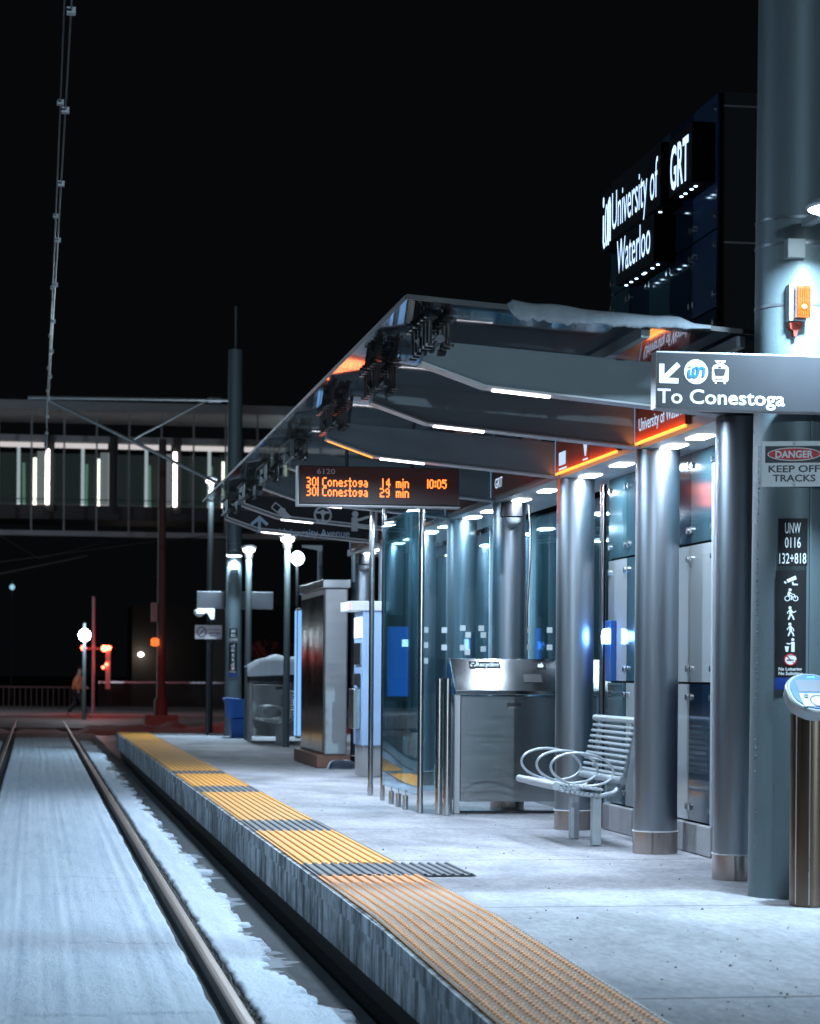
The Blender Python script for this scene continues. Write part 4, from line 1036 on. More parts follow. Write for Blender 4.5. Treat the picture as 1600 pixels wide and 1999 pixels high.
# danger sign
Cd = Vector((4.10, 12.40, 0)) + Vector((math.cos(FACE_A), math.sin(FACE_A), 0)) * 0.25
xd = Vector((math.cos(FACE_A + R_(90)), math.sin(FACE_A + R_(90)), 0))
dg = thing('danger_sign', (Cd.x, Cd.y, 2.2), 'white danger sign reading KEEP OFF TRACKS strapped to the near pole', 'sign')
fr0 = (Cd.x, Cd.y, 2.336)
m = MB().frame(fr0, xd, Z_); m.rect(-0.172, 0.172, -0.122, 0.122, 0, 0.003); m.build('plate', WHITE, dg, smooth=False, bevel=0.001)
m = MB().frame(fr0, xd, Z_); m.rect(-0.154, 0.154, 0.006, 0.096, 0.0034, 0.0042); dk = m.build('dark_panel', pbr('navy_print', (0.03, 0.035, 0.045), 0.5), dg, smooth=False)
m = MB().frame(fr0, xd, Z_); m.disc(0, 0.052, 0.142, 0.0046, 0.005, 44, 0.036); m.build('oval_border', WHITE, dk, smooth=False)
m = MB().frame(fr0, xd, Z_); m.disc(0, 0.052, 0.136, 0.0054, 0.0058, 44, 0.031); m.build('red_oval', pbr('red_print', (0.6, 0.03, 0.035), 0.5), dk, smooth=False)
m = MB().frame(fr0, xd, Z_); m.text('DANGER', 0, 0.034, 0.036, 0.20, bold=0.03, align='c', h=0.0064); m.build('lettering', WHITE, dk, smooth=False)
m = MB().frame(fr0, xd, Z_); m.text('KEEP OFF', 0, -0.044, 0.036, 0.272, bold=0.022, align='c', h=0.0042); m.text('TRACKS', 0, -0.094, 0.036, 0.226, bold=0.022, align='c', h=0.0042)
m.build('black_lettering', pbr('navy_print', (0.03, 0.035, 0.045), 0.5), dg, smooth=False)
m = MB().frame(fr0, xd, Z_)
for b in (0.108, -0.112): m.disc(0, b, 0.008, 0.0035, 0.011, 12)
m.build('bolt', STEEL, dg)

# fare validator
va = thing('fare_validator', (4.035, 11.86, 0), 'brushed steel fare card reader with lit blue screen beside the near pole', 'fare reader')
vx, vy = 4.035, 11.86
MB().lathe([(0.118, 0.0), (0.118, 1.0)], (vx, vy, 0), 40).build('pedestal', pbr('brown_brushed_steel', (0.17, 0.125, 0.095), 0.30, 0.9, 0.1, 4, stretch=(30, 30, 0.4)), va)
g = MB()
for a in (206, 244):
    g.box(vx + 0.1175 * math.cos(R_(a)) - 0.003, vx + 0.1175 * math.cos(R_(a)) + 0.003, vy + 0.1175 * math.sin(R_(a)) - 0.003, vy + 0.1175 * math.sin(R_(a)) + 0.003, 0.01, 0.99)
g.build('edge_groove', pbr('pale_trim', (0.6, 0.5, 0.45), 0.3, 0.7), va, smooth=False)
# tilted capsule head
tl = R_(52); up_ = Vector((0, math.sin(tl) * 0.62, math.cos(tl))).normalized(); up_ = Vector((0.0, 0.80, 0.60)).normalized(); hx = Vector((1, 0, 0))
hn = hx.cross(up_)
hc = Vector((vx + 0.0, vy - 0.02, 1.115))
def capsule(hw, hl, n=20):
    r = hw; pts = []
    for i in range(n + 1):
        a = math.pi * i / n; pts.append((r * math.cos(a), (hl - r) + r * math.sin(a)))
    for i in range(n + 1):
        a = math.pi + math.pi * i / n; pts.append((r * math.cos(a), -(hl - r) + r * math.sin(a)))
    return pts
m = MB().frame(hc, hx, up_); m.poly(capsule(0.148, 0.168), -0.075, 0.0); hd = m.build('head', pbr('grey_head_plastic', (0.26, 0.28, 0.29), 0.35, 0.3), va, bevel=0.012)
m = MB().frame(hc, hx, up_); m.poly(capsule(0.126, 0.146), 0.0005, 0.005); m.build('face', pbr('blue_face', (0.05, 0.13, 0.28), 0.35), hd)
m = MB().frame(hc, hx, up_); m.rect(-0.085, 0.085, -0.005, 0.095, 0.0055, 0.007); m.build('screen', emit('validator_screen', (0.35, 0.58, 0.95), 0.45), hd, smooth=False)
m = MB().frame(hc, hx, up_); m.rect(-0.09, 0.09, -0.13, -0.02, 0.0055, 0.007); m.build('card_area', pbr('pale_card_area', (0.40, 0.43, 0.46), 0.4), hd, smooth=False)
m = MB().frame(hc, hx, up_); m.ring(0.0, -0.085, 0.05, 0.008, 0.0075, 0.010, 26); m.disc(-0.06, -0.045, 0.014, 0.0075, 0.014, 16); m.disc(0.06, -0.045, 0.014, 0.0075, 0.014, 16); m.build('button', STEEL, hd)
m = MB().frame(hc, hx, up_); m.rect(-0.01, 0.03, 0.118, 0.124, 0.0055, 0.007); m.build('green_lamp', emit('green_lamp', (0.1, 1.0, 0.5), 2), hd, smooth=False)
MB().box(vx - 0.02, vx + 0.07, vy - 0.125, vy - 0.118, 0.985, 1.03).build('card_slot', BLACK, va, smooth=False)

# ================================================================== MID PLATFORM
cab = thing('utility_cabinet', (3.8, 30.5, 0), 'tall stainless utility cabinet on a rusty plinth beside the ticket machine', 'cabinet')
MB().box(3.64, 3.93, 29.62, 32.3, 0.17, 2.28).build('cabinet_body', pbr('grey_steel_cabinet', (0.40, 0.40, 0.40), 0.35, 0.8, 0.08, 2, stretch=(1, 1, 8)), cab, smooth=False, bevel=0.02)
MB().box(3.605, 3.96, 29.58, 32.35, 2.281, 2.39).build('cap', STEEL, cab, smooth=False, bevel=0.008)
MB().box(3.632, 3.639, 29.75, 32.2, 0.2, 2.2).build('door', pbr('brown_tinted_steel', (0.14, 0.11, 0.10), 0.15, 0.85, 0.2, 3), cab, smooth=False)
MB().box(3.55, 3.98, 29.64, 32.3, 0.0, 0.168).build('plinth', pbr('rusty_plinth', (0.20, 0.10, 0.07), 0.7, 0.2, 0.5, 8), cab, smooth=False, bevel=0.01)
tag(snow_sheet(lambda y: 3.66, lambda y: 4.02, 29.35, 29.62, 8, 0.0008, 0.0, 0.11, 0, 0.05, 0.015).build('snow_heap', SNOW2, angle=180), 'little heap of snow at the foot of the cabinet', 'snow', kind='stuff')
tv = thing('ticket_machine', (3.9, 27.3, 0), 'pale blue ticket machine with lit screen and a small red lamp under the shelter', 'ticket machine')
MB().box(3.78, 4.06, 27.15, 27.9, 0.36, 1.93).build('body', pbr('pale_blue_panel', (0.40, 0.58, 0.85), 0.4, 0.0, 0.05, 2), tv, smooth=False, bevel=0.008)
MB().box(3.62, 4.08, 27.12, 27.95, 1.931, 2.04).build('canopy', pbr('white_panel', (0.75, 0.77, 0.80), 0.4), tv, smooth=False, bevel=0.006)
MB().box(3.80, 4.05, 27.2, 27.9, 0.0, 0.358).build('base', BEAM_EDGE, tv, smooth=False)
MB().box(3.618, 3.626, 27.114, 27.15, 1.955, 2.01).build('red_lamp', emit('small_red', (1, 0.1, 0.08), 4), tv, smooth=False)
MB().box(3.765, 3.779, 27.2, 27.8, 1.62, 1.86).build('screen', emit('machine_screen', (0.7, 0.88, 1.0), 2.2), tv, smooth=False)
MB().box(3.76, 3.779, 27.25, 27.75, 1.3, 1.56).build('control_panel', STEEL, tv, smooth=False, bevel=0.004)
MB().box(3.69, 3.779, 27.3, 27.7, 0.55, 1.02).build('ticket_tray', STEEL, tv, smooth=False, bevel=0.01)
MB().box(3.72, 3.779, 27.3, 27.6, 1.06, 1.2).build('card_reader', BLACK, tv, smooth=False, bevel=0.01)
ad = thing('lit_poster_case', (4.04, 36, 0), 'slim lit blue poster case standing edge on behind the utility cabinet', 'poster case')
MB().box(3.99, 4.11, 36.0, 36.22, 0.2, 2.2).build('case', pbr('case_alu', (0.5, 0.55, 0.6), 0.35, 0.7), ad, smooth=False, bevel=0.006)
MB().box(4.005, 4.095, 35.992, 35.999, 0.24, 2.16).build('lit_face', emit('lit_poster_blue', (0.22, 0.52, 1.0), 1.1), ad, smooth=False)
MB().box(3.978, 3.989, 36.02, 36.20, 0.24, 2.16).build('lit_face', emit('lit_poster_blue', (0.22, 0.52, 1.0), 1.1), ad, smooth=False)
# added blue glow panel standing in for a reflection in the windscreen
gpanel = thing('blue_glow_panel', (3.9, 25.8, 0), 'added glowing blue panel behind the glass windscreen standing in for a blue reflection', 'screen')
MB().box(3.84, 4.33, 25.75, 25.9, 0.9, 1.85).build('case', BLACK, gpanel, smooth=False)
MB().box(3.86, 4.31, 25.742, 25.749, 0.95, 1.72).build('lit_face', emit('blue_panel_glow', (0.005, 0.11, 0.50), 2.2), gpanel, smooth=False)
MB().box(4.02, 4.20, 25.738, 25.741, 1.50, 1.58).build('header', emit('white_panel_glow', (0.75, 0.9, 1.0), 5), gpanel, smooth=False)  # white highlight of the stand-in reflection
MB().box(3.98, 4.04, 25.78, 25.86, 0.0, 0.9).build('stand', DARK, gpanel, smooth=False)

# lamp posts along the far half of the platform
def lamp_post(x, y, H, r, label, power, base=0.0, col=(0.72, 0.88, 1.0), off=(0.0, -0.26)):
    p = thing('lamp_post', (x, y, base), label, 'lamp post', 'platform lamp posts')
    MB().cyl((x, y, base), (x, y, H - 0.20), r * 1.15, r, n=16).build('post', POLE, p)
    MB().lathe([(r, -0.22), (0.075, -0.18), (0.085, -0.12), (0.06, -0.11)], (x, y, H), 20).build('collar', DARK, p)
    hh = MB().lathe([(0.13, -0.022), (0.15, 0.0), (0.14, 0.03), (0.07, 0.06)], (x, y, H), 24).build('lamp_hood', DARK, p)
    MB().lathe([(0.06, -0.10), (0.105, -0.07), (0.115, -0.025)], (x, y, H), 24).build('lamp_lens', emit('post_lamp', (1.0, 0.95, 0.93), 5), hh)
    lamp('post_lamp_light', 'POINT', (x + off[0], y + off[1], H - 0.12), power, col, radius=0.1, parent=p)
lamp_post(4.07, 38.2, 3.42, 0.05, 'bright round headed lamp post in front of the far snow topped recycling station', 90)
lamp_post(2.6, -16.0, 5.2, 0.06, 'added unseen lamp post beyond the near end of the platform, lighting the signs', 3800, base=-0.45, col=(0.60, 0.84, 1.0), off=(0.0, 0.3))  # added front light for signs and beams facing the camera
lamp_post(-5.6, 15.0, 4.6, 0.05, 'nearer lamp post on the far side of the track, outside the picture', 205, base=-0.45, col=(0.52, 0.76, 1.0), off=(0.3, 0.0))
lamp_post(-5.6, 34.0, 4.6, 0.05, 'further lamp post on the far side of the track, outside the picture', 205, base=-0.45, col=(0.52, 0.76, 1.0), off=(0.3, 0.0))
lamp_post(3.80, 42.2, 3.45, 0.055, 'lamp post just right of the far line pole', 70)
lamp_post(3.69, 50.0, 5.3, 0.06, 'tall thin lamp post just left of the far line pole', 70, base=-0.45)
sp = thing('slim_post', (3.98, 33.0, 0), 'slim pale post with angle bracket behind the utility cabinet', 'post')
MB().cyl((3.98, 33, 0), (3.98, 33, 3.0), 0.04, n=14).build('post', BEAM_EDGE, sp)
MB().prism([(3.72, 3.0), (4.0, 3.0), (4.0, 2.72), (3.95, 2.72), (3.95, 2.93), (3.72, 2.97)], 'y', 32.95, 33.0).build('bracket', WHITE, sp, smooth=False)

# far line pole
p2, r2f = line_pole(3.77, 45.0, 0.168, 0.132, 7.37, 'far grey overhead line pole with black number plates, beside the blue bin')
MB().cyl((3.77, 45, 7.36), (3.77, 45, 8.2), 0.02, n=8).build('mast_tip', POLE, p2)
luminaire(p2, 3.74, 44.62, 3.42, 3.77, 44.9, 70, 0.16)
FACE_A = math.atan2(-45, -3.77)
labels(p2, 3.77, 45.0, 0.166)
MB().lathe([(0.04, 0.13), (0.07, 0.10), (0.075, 0.0), (0.03, -0.07)], (3.75, 44.72, 3.17), 18).build('dome_camera', pbr('pale_dome', (0.5, 0.55, 0.58), 0.3), p2)
FACE_A = math.atan2(-12.4, -4.1)
# cantilever carrying the wires
ca = MB()
ca.tube([(3.65, 45, 6.40), (-0.14, 45, 6.36)], 0.035, 8); ca.tube([(3.65, 45, 4.72), (0.22, 45, 6.33)], 0.032, 8); ca.tube([(1.85, 45, 5.62), (3.2, 45, 6.38)], 0.024, 8)
ca.tube([(0.22, 45, 6.33), (0.22, 45, 5.3)], 0.012, 6); ca.cyl((3.25, 45, 6.40), (3.5, 45, 6.40), 0.06, n=10)
ca.build('cantilever', pbr('cantilever_tube', (0.42, 0.46, 0.48), 0.4, 0.6), p2)
ds2, _ = direction_sign(3.09, 4.55, 45.25, 2.43, 2.76, 'plain grey direction sign seen across the far line pole')
# bullet camera on the left of the far pole
bcx = thing('bullet_camera', (3.2, 45.2, 2.3), 'white security camera on a bracket just left of the far line pole', 'camera')
MB().lathe([(0.03, 0.0), (0.10, -0.03), (0.11, -0.09), (0.04, -0.15)], (3.13, 45.2, 2.42), 18).build('dome', WHITE, bcx)
q = MB(); q.prism([(3.10, 2.43), (3.42, 2.43), (3.42, 2.22), (3.35, 2.22), (3.28, 2.34), (3.10, 2.40)], 'y', 45.17, 45.23); q.build('bracket', WHITE, bcx, smooth=False)
wp = thing('warning_sign', (3.33, 45.6, 0), 'small white warning sign with a round prohibition symbol left of the far pole', 'sign')
MB().cyl((3.33, 45.65, -0.45), (3.33, 45.65, 2.2), 0.035, n=10).build('post', DARK, wp)
q = MB().box(3.075, 3.595, 45.58, 45.60, 1.85, 2.12).build('plate', pbr('dim_white_plate', (0.55, 0.52, 0.56), 0.5), wp, smooth=False)
t = MB().frame((3.075, 45.578, 1.85), X_, Z_); t.ring(0.13, 0.135, 0.10, 0.022); t.line((0.06, 0.065), (0.20, 0.205), 0.02)
t.text('No trespassing', 0.26, 0.17, 0.035, 0.22, bold=0.01); t.rect(0.26, 0.48, 0.10, 0.125); t.rect(0.28, 0.45, 0.055, 0.075)
t.build('lettering', pbr('plum_print', (0.10, 0.05, 0.10), 0.5), q, smooth=False)
# blue grit bin
gb = thing('blue_bin', (3.75, 43.7, 0), 'bright blue plastic grit bin at the foot of the far line pole', 'bin')
BLU = pbr('blue_plastic', (0.015, 0.12, 0.46), 0.4, 0, 0.08, 4)
MB().prism([(3.63, 0.0), (3.945, 0.0), (3.945, 0.375), (3.61, 0.355)], 'y', 43.55, 44.1).build('tub', BLU, gb, smooth=False, bevel=0.012)
MB().prism([(3.56, 0.36), (3.96, 0.385), (3.96, 0.69), (3.80, 0.72), (3.51, 0.74), (3.50, 0.70), (3.53, 0.66)], 'y', 43.47, 44.15).build('lid', BLU, gb, smooth=False, bevel=0.012)

# overhead wires
def wire(name, pts, r, label, n_cl):
    o = thing(name, pts[0], label, 'wire', 'overhead wires above the track')
    MB().tube(pts, r, 6).build('strand', pbr('copper_wire', (0.16, 0.175, 0.18), 0.35, 0.9), o)
    for k in range(n_cl):
        t_ = (k + 0.5) / n_cl; i = t_ * (len(pts) - 1); a = int(i); p = Vector(pts[a]).lerp(Vector(pts[a + 1]), i - a)
        MB().box(p.x - 0.028, p.x + 0.028, p.y - 0.03, p.y + 0.03, p.z - 0.02, p.z + 0.02).build('clamp', pbr('dim_clamp', (0.25, 0.27, 0.28), 0.4, 0.8), o, smooth=False)
wire('contact_wire', [(0.205 - 0.01 * k / 8, 3 + 42 * k / 8, 5.30) for k in range(9)], 0.0075, 'lower overhead contact wire running above the middle of the track', 16)
wire('messenger_wire', [(0.16 + 0.06 * k / 10, 3 + 42 * k / 10, 6.33 - 0.55 * (1 - (2 * k / 10 - 1) ** 2)) for k in range(11)], 0.0075, 'sagging upper overhead wire strung above the contact wire', 9)

# ================================================================== BEYOND THE PLATFORM
br = thing('footbridge', (4, 100, 0), 'lit glass footbridge crossing high above the road behind the track', 'bridge')
DKB = pbr('dark_bridge_steel', (0.05, 0.055, 0.06), 0.5, 0.3, 0.2, 2)
GRB = pbr('grey_bridge_steel', (0.34, 0.38, 0.40), 0.5, 0.3, 0.15, 2)
MB().box(-6, 17, 98.6, 104, 12.05, 12.42).build('roof', GRB, br, smooth=False)
MB().box(-6, 17, 98.9, 99.3, 6.85, 7.06).build('bottom_chord', GRB, br, smooth=False)
MB().box(-6, 17, 100, 104, 7.6, 8.1).build('floor', DKB, br, smooth=False)
MB().box(-6, 17, 99.95, 100.1, 10.86, 11.12).build('header', GRB, br, smooth=False)
for k in range(18):
    x = -5.5 + k * 1.34; MB().box(x - 0.035, x + 0.035, 98.9, 99.02, 7.06, 12.05).build('truss_post', GRB, br, smooth=False)
xs = [-4.9 + k * 2.66 for k in range(9)]
for x in xs: MB().box(x + 0.02, x + 0.36, 99.80, 99.95, 7.9, 11.1).build('column', DKB, br, smooth=False)
LITW = emit('lit_ceiling', (1.0, 0.93, 0.93), 0.6); GRL = pbr('pale_interior_wall', (0.45, 0.46, 0.48), 0.6)
for k, x in enumerate(xs[:-1]):
    MB().box(x + 0.40, x + 2.62, 100.3, 100.5, 10.64, 10.84).build('lit_ceiling', LITW, br, smooth=False)
    MB().box(x + 0.4, x + 2.62, 100.06, 100.08, 8.25, 10.58).build('pane', glass('bridge_glass', (0.72, 0.80, 0.78)), br, smooth=False)
    MB().box(x + 1.50, x + 1.64, 100.10, 100.16, 8.15, 10.6).build('mullion', emit('lit_mullion', (0.9, 0.9, 1.0), 0.75), br, smooth=False)
    MB().box(x + 2.34, x + 2.70, 101.2, 101.5, 8.15, 10.55).build('inner_wall', emit('lit_wall', (0.9, 0.88, 0.95), 0.25), br, smooth=False)
    MB().box(x + 0.0, x + 2.66, 102.6, 102.7, 8.15, 10.6).build('far_glazing', emit('lit_far_glazing', (0.62, 0.78, 0.80), 0.026), br, smooth=False)
    MB().cyl((x + 2.24, 101.0, 8.2), (x + 2.24, 101.0, 10.25), 0.075, n=10).build('lamp_tube', emit('warm_tube', (1.0, 0.86, 0.75), 4.0), br)
    if k % 2 == 0: MB().cyl((x + 0.10, 99.75, 8.2), (x + 0.10, 99.75, 10.5), 0.085, n=10).build('lamp_tube', emit('warm_tube_bright', (1.0, 0.85, 0.8), 6.0), br)
    MB().cyl((x + (2.34 if k % 2 else 2.30) - 0.55, 101.8, 8.3), (x + 1.77, 101.8, 10.1), 0.07, n=10).build('lamp_tube', emit('green_tube', (0.45, 0.9, 0.75), 0.28), br)
MB().box(-6, 17, 100.02, 100.055, 8.10, 8.20).build('sill', DKB, br, smooth=False)
MB().box(-6, 17, 100.0, 100.03, 8.42, 8.46).build('handrail', DKB, br, smooth=False)
MB().box(7.32, 8.10, 99.2, 101.2, -0.45, 6.84).build('pier', pbr('bridge_concrete', (0.10, 0.11, 0.11), 0.8, 0, 0.2, 1), br, smooth=False)
# thin guy wires under the bridge
gw = MB(); gw.tube([(-2, 96, 7.0), (0.2, 97, 5.8), (3, 98, 6.6)], 0.02, 5); gw.tube([(-2, 92, 5.3), (5, 93, 6.4), (9, 94, 6.9)], 0.02, 5); gw.tube([(-2, 90, 4.7), (2, 90, 5.6)], 0.03, 5)
tag(gw.build('span_wire', pbr('dim_wire', (0.12, 0.13, 0.13), 0.5, 0.5)), 'thin dim span wires crossing below the footbridge', 'wire')

# red-lit pole by the crossing
rp = thing('crossing_pole', (3.6, 68, 0), 'dark pole lit deep red by the crossing signals', 'pole')
MB().lathe([(0.20, -0.46), (0.20, 0.4), (0.13, 0.5), (0.11, 7.9)], (3.62, 68, 0), 20).build('shaft', pbr('weathered_pole', (0.20, 0.16, 0.15), 0.6, 0.1), rp)
MB().box(3.15, 4.1, 67.6, 68.4, -0.459, -0.02).build('footing', CONC, rp, smooth=False, bevel=0.03)
MB().box(3.32, 3.50, 67.9, 68.0, 2.66, 3.20).build('control_box', pbr('pale_box', (0.5, 0.48, 0.47), 0.5), rp, smooth=False)
MB().lathe([(0.04, 0), (0.12, 0.03), (0.12, 0.20), (0.04, 0.24)], (3.43, 67.75, 1.95), 16).build('orange_lamp', emit('orange_lamp', (1.0, 0.16, 0.03), 1.6), rp)
lamp('unseen_red_wash', 'SPOT', (3.0, 62.5, 1.9), 32, (1.0, 0.05, 0.03), rot=(R_(78), 0, R_(-6)), spot=30, parent=rp)
lamp('unseen_red_wash', 'SPOT', (0.5, 57.5, 3.2), 60, (1.0, 0.12, 0.08), rot=(R_(62), 0, 0), spot=110, parent=rp)  # added unseen red spot that tints the snow bank
# crossing signal with red lamps
cs = thing('crossing_signal', (2.1, 85, 0), 'tram crossing signal post with glowing red lamps', 'signal')
MB().cyl((2.12, 85, -0.35), (2.12, 85, 3.9), 0.06, n=12).build('post', pbr('signal_post', (0.35, 0.33, 0.36), 0.5, 0.3), cs)
MB().box(1.7, 2.75, 84.95, 85.05, 2.0, 2.08).build('arm', DARK, cs, smooth=False)
for x, z, r in ((1.76, 2.06, 0.10), (2.50, 2.05, 0.12), (2.66, 2.07, 0.09), (2.46, 1.37, 0.055), (2.58, 1.48, 0.055)):
    MB().cyl((x, 84.93, z), (x, 84.88, z), r, n=16).build('red_lamp', RED_LAMP, cs)
MB().box(2.55, 2.72, 84.95, 85.1, 0.6, 2.0).build('housing', pbr('signal_box', (0.35, 0.34, 0.36), 0.5), cs, smooth=False)
lamp('signal_light', 'POINT', (2.1, 83.0, 1.9), 45, (1.0, 0.06, 0.04), radius=0.15, parent=cs)
# floodlight near it
def street_lamp(x, y, H, label, em, power, r, col=(0.75, 0.9, 1.0)):
    s = thing('street_lamp', (x, y, -0.3), label, 'street lamp', 'distant street lamps')
    MB().cyl((x, y + 0.2, -0.46), (x, y + 0.2, H + 0.4), 0.07, 0.05, n=10).build('post', pbr('dim_post', (0.15, 0.18, 0.2), 0.5, 0.3), s)
    MB().lathe([(r * 0.3, -r), (r * 0.8, -r * 0.6), (r, 0), (r * 0.8, r * 0.6), (r * 0.3, r)], (x, y, H), 20).build('lamp_globe', emit('globe_%d' % int(x * 10), col, em), s)
    if power: lamp('street_lamp_light', 'POINT', (x, y - 0.6, H), power, col, radius=0.3, parent=s)
street_lamp(1.64, 77.5, 2.40, 'brilliant blue white lamp above the person at the crossing', 40, 60, 0.20)
street_lamp(-13, 84, 8.5, 'added unseen street lamp left of the picture, lighting the bridge and crossing', 8, 900, 0.3)  # put in out of view to brighten bridge, fence and pavement
street_lamp(13.3, 120, 7.1, 'bluish white street lamp far behind the shelter, right of the lamp posts', 20, 60, 0.34)
street_lamp(-1.35, 150, 6.5, 'small dim cyan street lamp far left of the track', 0.8, 0, 0.17, (0.4, 0.8, 1.0))
# fence beyond the road
fe = thing('fence', (4.0, 92, 0), 'low dark railing fence beyond the road with a shiny top rail', 'fence')
fm = MB(); fm.box(2.5, 7.6, 91.96, 92.04, 0.78, 0.85); fm.build('top_rail', pbr('shiny_rail', (0.5, 0.5, 0.55), 0.25, 0.8), fe, smooth=False)
fm = MB()
for k in range(52): fm.box(2.5 + k * 0.1, 2.53 + k * 0.1, 91.98, 92.02, -0.30, 0.78)
fm.build('baluster', DARK, fe, smooth=False)
fm = MB(); fm.box(-4.5, 2.0, 95.9, 96.0, 0.55, 0.62)
for k in range(30): fm.box(-4.5 + k * 0.22, -4.46 + k * 0.22, 95.9, 95.95, -0.3, 0.55)
f2 = thing('fence', (-1, 96, 0), 'low dark railing fence behind the walking person, left of the signals', 'fence'); fm.build('panel', pbr('dim_fence', (0.12, 0.08, 0.08), 0.5, 0.3), f2, smooth=False)
kb = MB(); kb.box(-40, 40, 84.0, 84.2, -0.459, -0.27); tag(kb.build('kerb', pbr('snowy_kerb', (0.55, 0.56, 0.6), 0.6, 0, 0.3, 2), smooth=False), kind='structure')
# ridge of dirty snow on the near side of the road
rdg = MB(); v = []; f = []; NXr, NYr = 90, 12
for i in range(NXr + 1):
    for k in range(NYr + 1):
        x = -6 + 16 * i / NXr; y = 62.3 + 3.4 * k / NYr; e = math.sin(math.pi * k / NYr)
        rail_gap = min(1, abs(x - 0.94) / 0.25, abs(x + 0.54) / 0.25) ** 2
        z = -0.455 + e ** 0.7 * (0.05 + (0.28 if x > 1.3 else 0.09) * (0.6 + 0.7 * nz(x * 1.6, y * 0.8, 3))) * (0.25 + 0.75 * rail_gap)
        v.append((x, y, z))
for i in range(NXr):
    for k in range(NYr): f.append((i * (NYr + 1) + k, i * (NYr + 1) + k + 1, (i + 1) * (NYr + 1) + k + 1, (i + 1) * (NYr + 1) + k))
tag(rdg.add(v, f).build('snow_bank', pbr('dirty_snow', (0.45, 0.42, 0.42), 0.8, 0, 0.4, 3, bump=0.5, bscale=8), angle=180), 'bank of dirty snow across the end of the track', 'snow', kind='stuff')
# wall with a small lamp, dim behind the railing
bw = thing('brick_building', (8, 112, 0), 'dim dark building wall with one small white wall lamp behind the fence', 'building')
MB().box(4.6, 14, 112, 118, -0.46, 4.4).build('wall', pbr('dim_brick', (0.025, 0.02, 0.018), 0.8, 0, 0.3, 2), bw, smooth=False)
MB().lathe([(0.05, -0.1), (0.14, -0.04), (0.12, 0.06), (0.04, 0.1)], (5.0, 111.8, 2.05), 16).build('wall_lamp', emit('wall_lamp', (1.0, 0.92, 0.85), 9), bw)
lamp('wall_lamp_light', 'POINT', (5.0, 111.3, 2.0), 10, (1.0, 0.85, 0.7), radius=0.1, parent=bw)
# red-lit bare bush and red locker beyond the platform
bt = thing('bare_tree', (6.6, 66, 0), 'small bare tree glowing red behind the far lamp posts', 'tree')
def branch(mb, p, d, L, r, lv, rng):
    q = p + d * L; mb.tube([p, p.lerp(q, 0.5) + Vector((rng.uniform(-.05, .05), 0, rng.uniform(-.04, .04))), q], r, 5)
    if lv:
        for _ in range(3):
            nd = (d + Vector((rng.uniform(-0.9, 0.9), rng.uniform(-0.5, 0.5), rng.uniform(-0.3, 0.7)))).normalized(); branch(mb, q, nd, L * 0.72, r * 0.6, lv - 1, rng)
BARK = pbr('bark', (0.14, 0.09, 0.08), 0.8)
MB().cyl((6.75, 66, -0.46), (6.75, 66, 0.7), 0.08, 0.06, n=8).build('trunk', BARK, bt)
tb = MB(); branch(tb, Vector((6.75, 66, 0.68)), Vector((-0.1, 0, 1)).normalized(), 0.55, 0.04, 4, random.Random(2)); tb.build('crown', BARK, bt)
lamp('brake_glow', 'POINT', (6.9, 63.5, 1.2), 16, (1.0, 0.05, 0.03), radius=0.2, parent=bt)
lk = thing('parcel_locker', (5.9, 52, 0), 'dull red cabinet standing behind the far lamp post', 'cabinet')
MB().box(5.62, 6.4, 52, 52.7, 0.6, 1.25).build('upper_case', pbr('dull_red_paint', (0.42, 0.09, 0.08), 0.5), lk, smooth=False, bevel=0.02)
MB().box(5.66, 6.36, 52.03, 52.68, -0.45, 0.598).build('lower_case', DARK, lk, smooth=False, bevel=0.02)

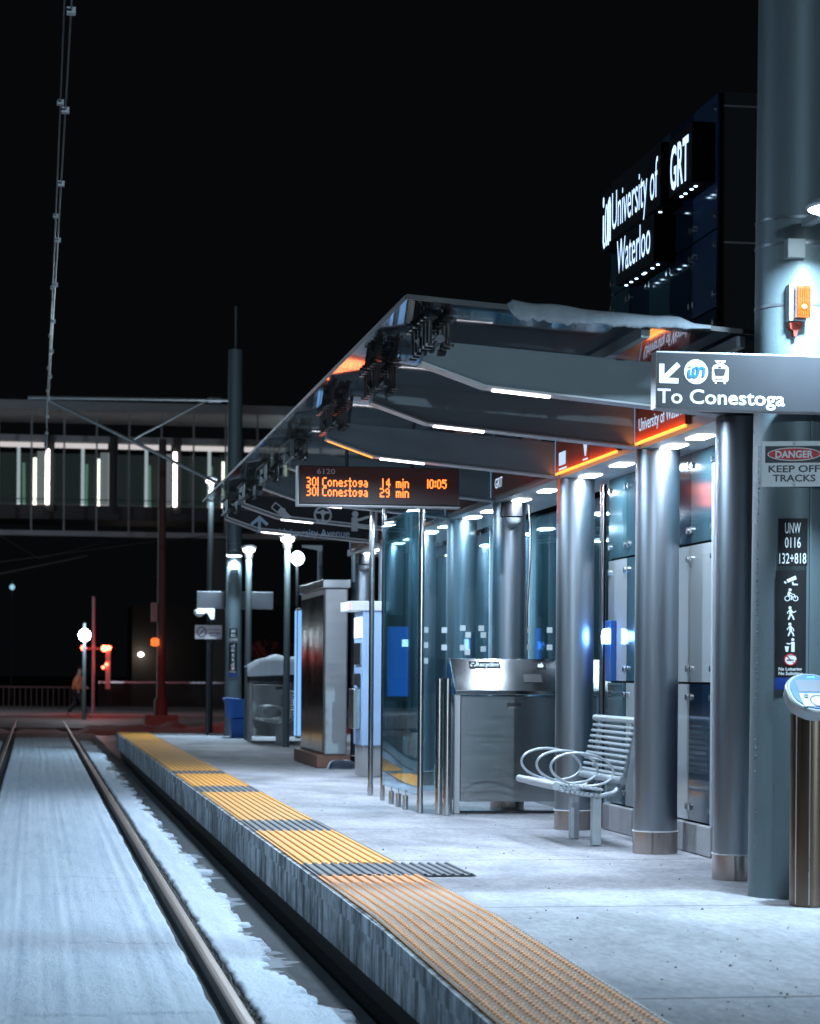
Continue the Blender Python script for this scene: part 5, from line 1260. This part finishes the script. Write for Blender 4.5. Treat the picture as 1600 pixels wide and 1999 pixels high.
# ---------------------------------------------------------------- person crossing the road
def person(x, y, z):
    p = thing('person', (x, y, z), 'person in a rust coloured jacket and dark trousers walking across the tracks', 'person')
    o = Vector((x, y, z))
    def skin(name, pts, edges, mat, parent=p):
        me = bpy.data.meshes.new(name); base = origin(parent)
        me.from_pydata([tuple(o + Vector(q[0]) - base) for q in pts], edges, []); me.materials.append(mat)
        ob = bpy.data.objects.new(name, me); COL.objects.link(ob); ob.parent = parent
        ob.modifiers.new('skin', 'SKIN'); sv = me.skin_vertices[0].data
        for i, q in enumerate(pts): sv[i].radius = (q[1], q[1] * (q[2] if len(q) > 2 else 1)); sv[i].use_root = (i == 0)
        sb = ob.modifiers.new('smooth', 'SUBSURF'); sb.levels = 2; sb.render_levels = 2
        me.polygons.foreach_set('use_smooth', [True] * len(me.polygons))
        return ob
    J = [((0, 0, 0.95), 0.15), ((0.02, 0, 1.18), 0.15), ((0.05, 0, 1.42), 0.15), ((0.07, 0, 1.53), 0.06), ((0.09, 0, 1.66), 0.10),
         ((-0.02, -0.09, 0.90), 0.09), ((0.17, -0.08, 0.50), 0.065), ((0.33, -0.08, 0.10), 0.045), ((0.45, -0.08, 0.05), 0.04),
         ((-0.02, 0.09, 0.90), 0.09), ((-0.08, 0.09, 0.50), 0.065), ((-0.34, 0.09, 0.14), 0.045), ((-0.26, 0.09, 0.04), 0.04),
         ((0.04, -0.20, 1.40), 0.06), ((-0.08, -0.24, 1.14), 0.048), ((0.02, -0.24, 0.92), 0.036), ((0.05, -0.24, 0.84), 0.04),
         ((0.04, 0.20, 1.40), 0.06), ((0.14, 0.24, 1.14), 0.048), ((0.32, 0.22, 1.02), 0.036), ((0.39, 0.22, 0.99), 0.04)]
    E = [(0, 1), (1, 2), (2, 3), (3, 4), (0, 5), (5, 6), (6, 7), (7, 8), (0, 9), (9, 10), (10, 11), (11, 12), (2, 13), (13, 14), (14, 15), (15, 16), (2, 17), (17, 18), (18, 19), (19, 20)]
    skin('body', J, E, pbr('skin', (0.35, 0.22, 0.17), 0.6))
    C = [((-0.02, 0, 0.84), 0.20), ((0.0, 0, 1.05), 0.205), ((0.03, 0, 1.25), 0.20), ((0.05, 0, 1.44), 0.16),
         ((0.04, -0.20, 1.40), 0.085), ((-0.08, -0.25, 1.14), 0.075), ((0.01, -0.25, 0.95), 0.06), ((0.04, 0.20, 1.40), 0.085), ((0.14, 0.25, 1.14), 0.075), ((0.30, 0.23, 1.03), 0.06)]
    skin('jacket', C, [(0, 1), (1, 2), (2, 3), (3, 4), (4, 5), (5, 6), (3, 7), (7, 8), (8, 9)], pbr('rust_jacket', (0.60, 0.16, 0.07), 0.7))
    T = [((0, 0, 0.88), 0.17), ((-0.01, -0.09, 0.84), 0.11), ((0.17, -0.08, 0.50), 0.085), ((0.31, -0.08, 0.14), 0.065), ((-0.01, 0.09, 0.84), 0.11), ((-0.08, 0.09, 0.50), 0.085), ((-0.32, 0.09, 0.18), 0.065)]
    skin('trousers', T, [(0, 1), (1, 2), (2, 3), (0, 4), (4, 5), (5, 6)], pbr('dark_trousers', (0.02, 0.02, 0.025), 0.8))
    skin('hair', [((0.06, 0, 1.66), 0.105), ((0.08, 0, 1.72), 0.10)], [(0, 1)], pbr('dark_hair', (0.02, 0.015, 0.012), 0.7))
person(1.47, 80.0, -0.352)
